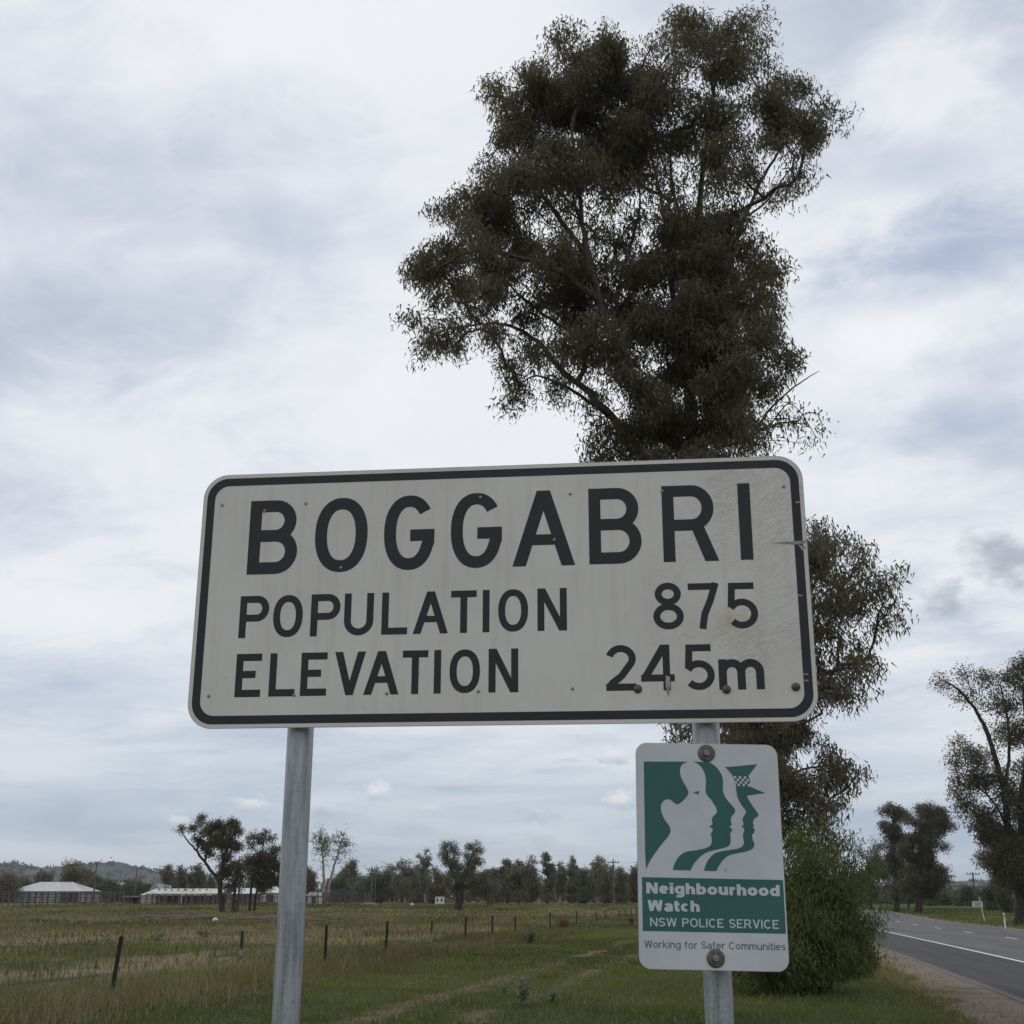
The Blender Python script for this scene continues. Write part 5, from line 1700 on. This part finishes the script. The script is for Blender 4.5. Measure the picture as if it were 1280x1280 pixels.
def text(txt, u0, u1, vtop, vbase, mat_, root, y, bold=.14, gap=.14):
    """one line of printed words fitted to its box; vtop is the top of the capitals"""
    items, x = [], 0.0
    for ch in txt:
        w, st_ = sans(ch, bold)
        items.append((x, st_))
        x += w + gap
    W_ = x - gap
    mb = MB()
    for x0, st_ in items:
        for i, g_ in enumerate(st_):
            yy = -.00003 * i
            if g_[0] == 'poly':
                pr = prism([(a, -b) for a, b in g_[1]], yy, yy + .0002)
                vs, fs = pr.v, pr.f
            else:
                t2_ = MB(); ribbon(t2_, g_[0], g_[1], yy, bool(g_[2])); vs, fs = t2_.v, t2_.f
            mb.add([(a + x0, b, c_) for a, b, c_ in vs], fs)
    out = []
    for a, b, c_ in mb.v:
        q = a / W_
        vb = vbase[0] + q * (vbase[1] - vbase[0])
        vt = vtop[0] + q * (vtop[1] - vtop[0])
        out.append((u0 + q * (u1 - u0), y + b, -(vb + (vt - vb) * c_)))
    mb.v = out
    o = mb.build('lettering', mat_, root)
    o['label'] = 'printed words ' + txt
    return o


def trow(txt, a, b, c_, d_, mat_, y, **kw):
    """a top-left, b top-right, c base-left, d base-right in the second sign crop"""
    (u0, v0), (u1, v1__) = k2(*a), k2(*b)
    (_, v2__), (_, v3__) = k2(*c_), k2(*d_)
    text(txt, u0, u1, (v0, v1__), (v2__, v3__), mat_, nw, y, **kw)


trow('Neighbourhood', (108, 140), (1122, 160), (108, 224), (1122, 246), M['small_face'], LY - .0003, bold=.235, gap=.085)
trow('Watch', (118, 274), (513, 280), (118, 358), (513, 364), M['small_face'], LY - .0003, bold=.235, gap=.085)
trow('NSW POLICE SERVICE', (137, 408), (1116, 427), (137, 474), (1116, 495), M['small_face'], LY - .0003, bold=.145, gap=.13)
trow('Working for Safer Communities', (95, 580), (1168, 603), (95, 638), (1168, 658), M['greytext'], LY, bold=.13, gap=.12)
for (x_, y_) in ((883.0, 941.7), (894.7, 1198.0)):
    u, v_ = P2.uv(x_, y_)
    w_ = MB().lathe((0, 0, 0), [(.0182, 0), (.0182, .0010), (.0172, .0016), (.0095, .0022), (.009, .0021)], 28, 'y').build('washer', M['bolt'], nw, True)
    w_.location = (u, -.0009, -v_)
    b_ = MB().lathe((0, 0, 0), [(.0075, 0), (.0075, .004), (.0064, .0052), (.001, .0055)], 6, 'y').build('bolt_head', M['bolt_head'], w_)
    b_.location = (0, -.0021, 0)

# --- posts
def steel_post(px, py, Y, top_z, label, r=.0295, lean=(0, 0), ref_z=None):
    p = at(px, py, Y)
    zg_ = float(gz(p.x, Y))
    root_ = empty('sign_post', (p.x - lean[0] * (p.z - zg_), Y - lean[1] * (p.z - zg_), zg_), label=label, cat='post', group='galvanised posts of the town sign')
    H_ = top_z - zg_
    n = 12
    pts = [(lean[0] * H_ * i / n, lean[1] * H_ * i / n, -.05 + (H_ + .05) * i / n) for i in range(n + 1)]
    MB().tube(pts, r, 32).build('pipe', M['galv'], root_, True)
    MB().lathe((lean[0] * H_, lean[1] * H_, H_), [(r * 1.08, -.03), (r * 1.08, .004), (r * .9, .012), (r * .2, .016)], 24).build('cap', M['alu'], root_, True)
    MB().lathe((0, 0, -.02), [(.14, 0), (.14, .03), (.11, .05), (r, .06)], 20).build('footing', simple_conc, root_)
    return root_


simple_conc = simple('rough_concrete', (.30, .29, .27), (.22, .21, .19), 20, .9, bump=.01)
topz = CAMZ + .3264 * S1 - .03
yl = P1.o.y + (P1.r.y / P1.r.x) * (at(372.5, 980, 2.75).x - P1.o.x)
steel_post(372.4, 980, yl + .036 + .029, topz, 'left galvanised steel pipe post under the town name board')
yr = P1.o.y + (P1.r.y / P1.r.x) * (at(884, 915, 2.63).x - P1.o.x)
steel_post(882.5, 915, yr + .036 + .029, topz, 'right galvanised pipe post carrying both the name board and small plate', lean=(0.0, 0.0))

# ------------------------------------------------------------------ grass and weeds
def in_view(x, y, pad=.04):
    z = np.zeros_like(x) - .2 - CAMZ
    c_, s_ = math.cos(TH), math.sin(TH)
    dpt = y * c_ + z * s_
    vy = y * s_ - z * c_            # down
    u = x / dpt
    v_ = vy / dpt
    return (np.abs(u) < 640 / F + pad) & (v_ < 640 / F + pad)


def blades(name, n_try, region, hfun, wpx, matn, label, cat, keep, curve=.9, seed=1, pow_=.55, one=False):
    lr = np.random.default_rng(seed)
    l0, l1, s0, s1, ang = region
    u = lr.random(n_try) ** (1 / pow_) if pow_ != 1 else lr.random(n_try)
    s = s0 + (s1 - s0) * u
    l = l0 + (l1 - l0) * lr.random(n_try)
    x, y = road_xy(l, s, ang)
    kp = keep(x, y, lr) & in_view(x, y)
    x, y = x[kp], y[kp]
    n = len(x)
    z = gz(x, y)
    h = hfun(x, y, lr)
    a = lr.uniform(0, 2 * math.pi, n)
    bend = h * lr.uniform(.1, curve, n)
    w = np.maximum(.006, wpx * y / F) * lr.uniform(.6, 1.3, n)
    ct, st_ = np.cos(a), np.sin(a)
    b2 = lr.uniform(0, 2 * math.pi, n)
    sx, sy = np.cos(b2) * w / 2, np.sin(b2) * w / 2
    P0 = np.stack([x - sx, y - sy, z - .01], 1)
    P1_ = np.stack([x + sx, y + sy, z - .01], 1)
    mx, my = x + ct * bend * .35, y + st_ * bend * .35
    P2_ = np.stack([mx + sx * .8, my + sy * .8, z + h * .6], 1)
    P3 = np.stack([mx - sx * .8, my - sy * .8, z + h * .6], 1)
    P4 = np.stack([x + ct * bend, y + st_ * bend, z + h], 1)
    V = np.stack([P0, P1_, P2_, P3, P4], 1).reshape(-1, 3)
    b = np.arange(n) * 5
    T_ = np.concatenate([np.stack([b, b + 1, b + 2], 1), np.stack([b, b + 2, b + 3], 1), np.stack([b + 3, b + 2, b + 4], 1)])
    clump = .6 * fbm(x * 1.3, y * 1.3, seed) + .75 * sst(.3, .7, fbm(x * .17 + 9, y * .11, seed + 40)) - .12
    sh_ = np.clip(clump * .9 - .1 + lr.uniform(-.3, .3, n), 0, .92)
    sh_ = np.where(lr.random(n) < .03, 1.0, sh_)
    if one:
        V = np.stack([P0, P1_, P4], 1).reshape(-1, 3)
        T_ = np.arange(3 * n).reshape(n, 3)
    me_ = np_mesh(name, V, T_, 3, {'shade': np.repeat(sh_, 3 if one else 5)})
    return tag(link(name, me_, M[matn]), label, cat, kind='stuff')


def notroad(x, y):
    l = lat(x, y)
    return (l < 3.25 + .6 * (fbm(x, y, 4) - .5)) | (l > 15.4)


blades('short_grass', 330000, (-11.2, 3.7, 12, 95, RA), lambda x, y, r: .025 + .045 * r.random(len(x)) + .04 * fbm(x * .7, y * .7, 9) + .30 * np.clip(fbm(x * 2.2, y * 1.7, 33) - .66, 0, 1), .9, 'grass',
       'short green grass of the verge between fence and highway', 'grass', lambda x, y, r: notroad(x, y) & (lat(x, y, FA) > -9.2) & (rut(x, y) < r.random(len(x)) * .8 + .03), seed=2, one=True)
blades('verge_straw', 26000, (-8.6, 3.6, 12, 80, RA), lambda x, y, r: .04 + .08 * r.random(len(x)), .8, 'dry',
       'straw coloured stalks scattered through the mown verge', 'grass', lambda x, y, r: r.random(len(x)) < .25 + .5 * (dryness(x, y) > .5) + .3 * sst(2, 3, lat(x, y)), seed=3)
blades('paddock_grass', 330000, (-110, -10.6, 10, 225, FA), lambda x, y, r: .06 + .14 * r.random(len(x)) + .75 * np.clip(fbm(x * .45, y * .35, 5) - .5, 0, 1), 1.0, 'pgrass',
       'knee high green grass covering the paddock behind the wire fence', 'grass', lambda x, y, r: r.random(len(x)) > dryness(x, y) * .75, seed=4, pow_=.62)
blades('paddock_straw', 120000, (-95, -10.8, 10, 150, FA), lambda x, y, r: .12 + .26 * r.random(len(x)) ** 1.4, .7, 'dry',
       'dry seeding grass in patches and a pale band across the paddock', 'grass', lambda x, y, r: r.random(len(x)) < dryness(x, y) ** 1.4 * .9 + .04, seed=5, pow_=.7)
blades('fence_straw', 120000, (-11.6, -7.9, 12, 130, FA), lambda x, y, r: (.12 + .34 * r.random(len(x)) ** 1.5) * (.25 + 1.1 * fbm(x * .8, y * .5, 6)), .8, 'dry',
       'tall dry grass standing along the foot of the wire fence', 'grass', lambda x, y, r: r.random(len(x)) < np.exp(-((lat(x, y, FA) + 9.75 + 1.4 * (fbm(x * .5, y * .3, 8) - .5)) / 1.0) ** 2) * (.25 + .75 * sst(.35, .6, fbm(x * .35, y * .25, 29))), seed=6)
blades('fence_grass', 60000, (-11.6, -7.9, 12, 130, FA), lambda x, y, r: (.15 + .3 * r.random(len(x))) * (.5 + .9 * fbm(x * .8, y * .5, 6)), .9, 'pgrass',
       'long green grass tangled in the dry grass along the fence', 'grass', lambda x, y, r: r.random(len(x)) < np.exp(-((lat(x, y, FA) + 9.9) / 1.2) ** 2) * .6, seed=7)
blades('gravel_tufts', 60000, (2.4, 4.2, 12, 90, RA), lambda x, y, r: .03 + .09 * r.random(len(x)), .9, 'dry',
       'thin dry grass creeping over the gravel strip', 'grass', lambda x, y, r: r.random(len(x)) < (.12 + .88 * sst(.35, .6, fbm(x * 1.1, y * .8, 13))) * (1 - .9 * sst(2.7, 4.1, lat(x, y))), seed=12)
blades('far_verge_grass', 60000, (15.3, 48, 45, 190, RA), lambda x, y, r: .06 + .10 * r.random(len(x)), .9, 'grass',
       'bright green grass beyond the far edge of the highway', 'grass', lambda x, y, r: r.random(len(x)) < .9, seed=8, pow_=.8)


def weed(px, py, hpx, wpx, matn, label, name='weed', n=500, leafpx=2.0, stems=7, l_ratio=.45, Yoff=0):
    g_ = gat(px, py)
    k_ = g_.y / F
    H_, W_ = hpx * k_, wpx * k_
    r_ = empty(name, g_, label=label, cat='weed')
    mb = MB()
    tips = []
    for i in range(stems):
        a = rng.uniform(0, 2 * math.pi)
        q = rng.uniform(.2, 1)
        tp = Vector((math.cos(a) * W_ * .5 * q, math.sin(a) * W_ * .5 * q, H_ * rng.uniform(.6, 1)))
        md = Vector((tp.x * .35, tp.y * .35, tp.z * .55))
        mb.tube([(0, 0, -.01), md, tp], [.007, .005, .002], 5)
        tips.append((md, tp))
    mb.build('stem', M['bark'], r_)
    P_ = []
    for i in range(n):
        md, tp = tips[int(rng.integers(stems))]
        u = rng.random()
        b_ = Vector((0, 0, 0)).lerp(md, u * 2) if u < .5 else md.lerp(tp, u * 2 - 1)
        P_.append(np.array(b_) + rng.normal(0, .09 * min(H_, W_) + .01, 3))
    P_ = np.array(P_); P_[:, 2] = np.maximum(P_[:, 2], .01)
    link('leaves', leaves_mesh('leaves', P_, leafpx * k_ * 1.6, leafpx * k_ * 1.6 * l_ratio, -.2, .9, rng.uniform(.1, .9, n)), M[matn], r_)
    return r_


weed(652, 1260, 36, 26, 'weed', 'pale grey green thistle standing alone between the wheel tracks', 'thistle', 420, 2.6, 7)
weed(690, 1252, 12, 24, 'weed', 'low grey weed right of the thistle', 'weed', 200, 2.2, 7)
weed(630, 1240, 10, 14, 'weed', 'tiny grey weed left behind the thistle', 'weed', 120, 2.0, 6)
weed(661, 1180, 15, 17, 'far_green', 'dark rounded weed clump at the fence foot left of the rusty one', 'weed', 900, 1.6, 12)
weed(705, 1166, 18, 22, 'redweed', 'rusty brown dead weed clump against the fence', 'weed', 900, 1.5, 14)
weed(789, 1156, 10, 12, 'redweed', 'small rusty weed by the fence beside the small sign', 'weed', 400, 1.3, 10)
weed(195, 1178, 9, 26, 'far_green', 'small dark bush out in the paddock beyond the first picket', 'weed', 400, 1.6, 9)
weed(255, 1172, 8, 28, 'far_green', 'small dark weed patch in the paddock between the first pickets', 'weed', 400, 1.6, 9)
weed(1085, 1222, 16, 22, 'dry', 'straw coloured tussock at the right foot of the weeping shrub', 'weed', 300, 2.0, 10)

# ------------------------------------------------------------------ air: even pale haze in one closed box
m = bpy.data.materials.new('haze_air')
m.use_nodes = True
nt = m.node_tree
nt.nodes.clear()
pv = nt.nodes.new('ShaderNodeVolumePrincipled')
pv.inputs['Color'].default_value = (.80, .86, .95, 1)
pv.inputs['Density'].default_value = .0001
pv.inputs['Anisotropy'].default_value = .2
nt.links.new(pv.outputs[0], nt.nodes.new('ShaderNodeOutputMaterial').inputs['Volume'])
hz = MB().box((0, 0, 53), (26000, 26000, 134)).build('haze', m)
tag(hz, 'thin pale haze filling the air over the whole plain', 'haze', kind='stuff')
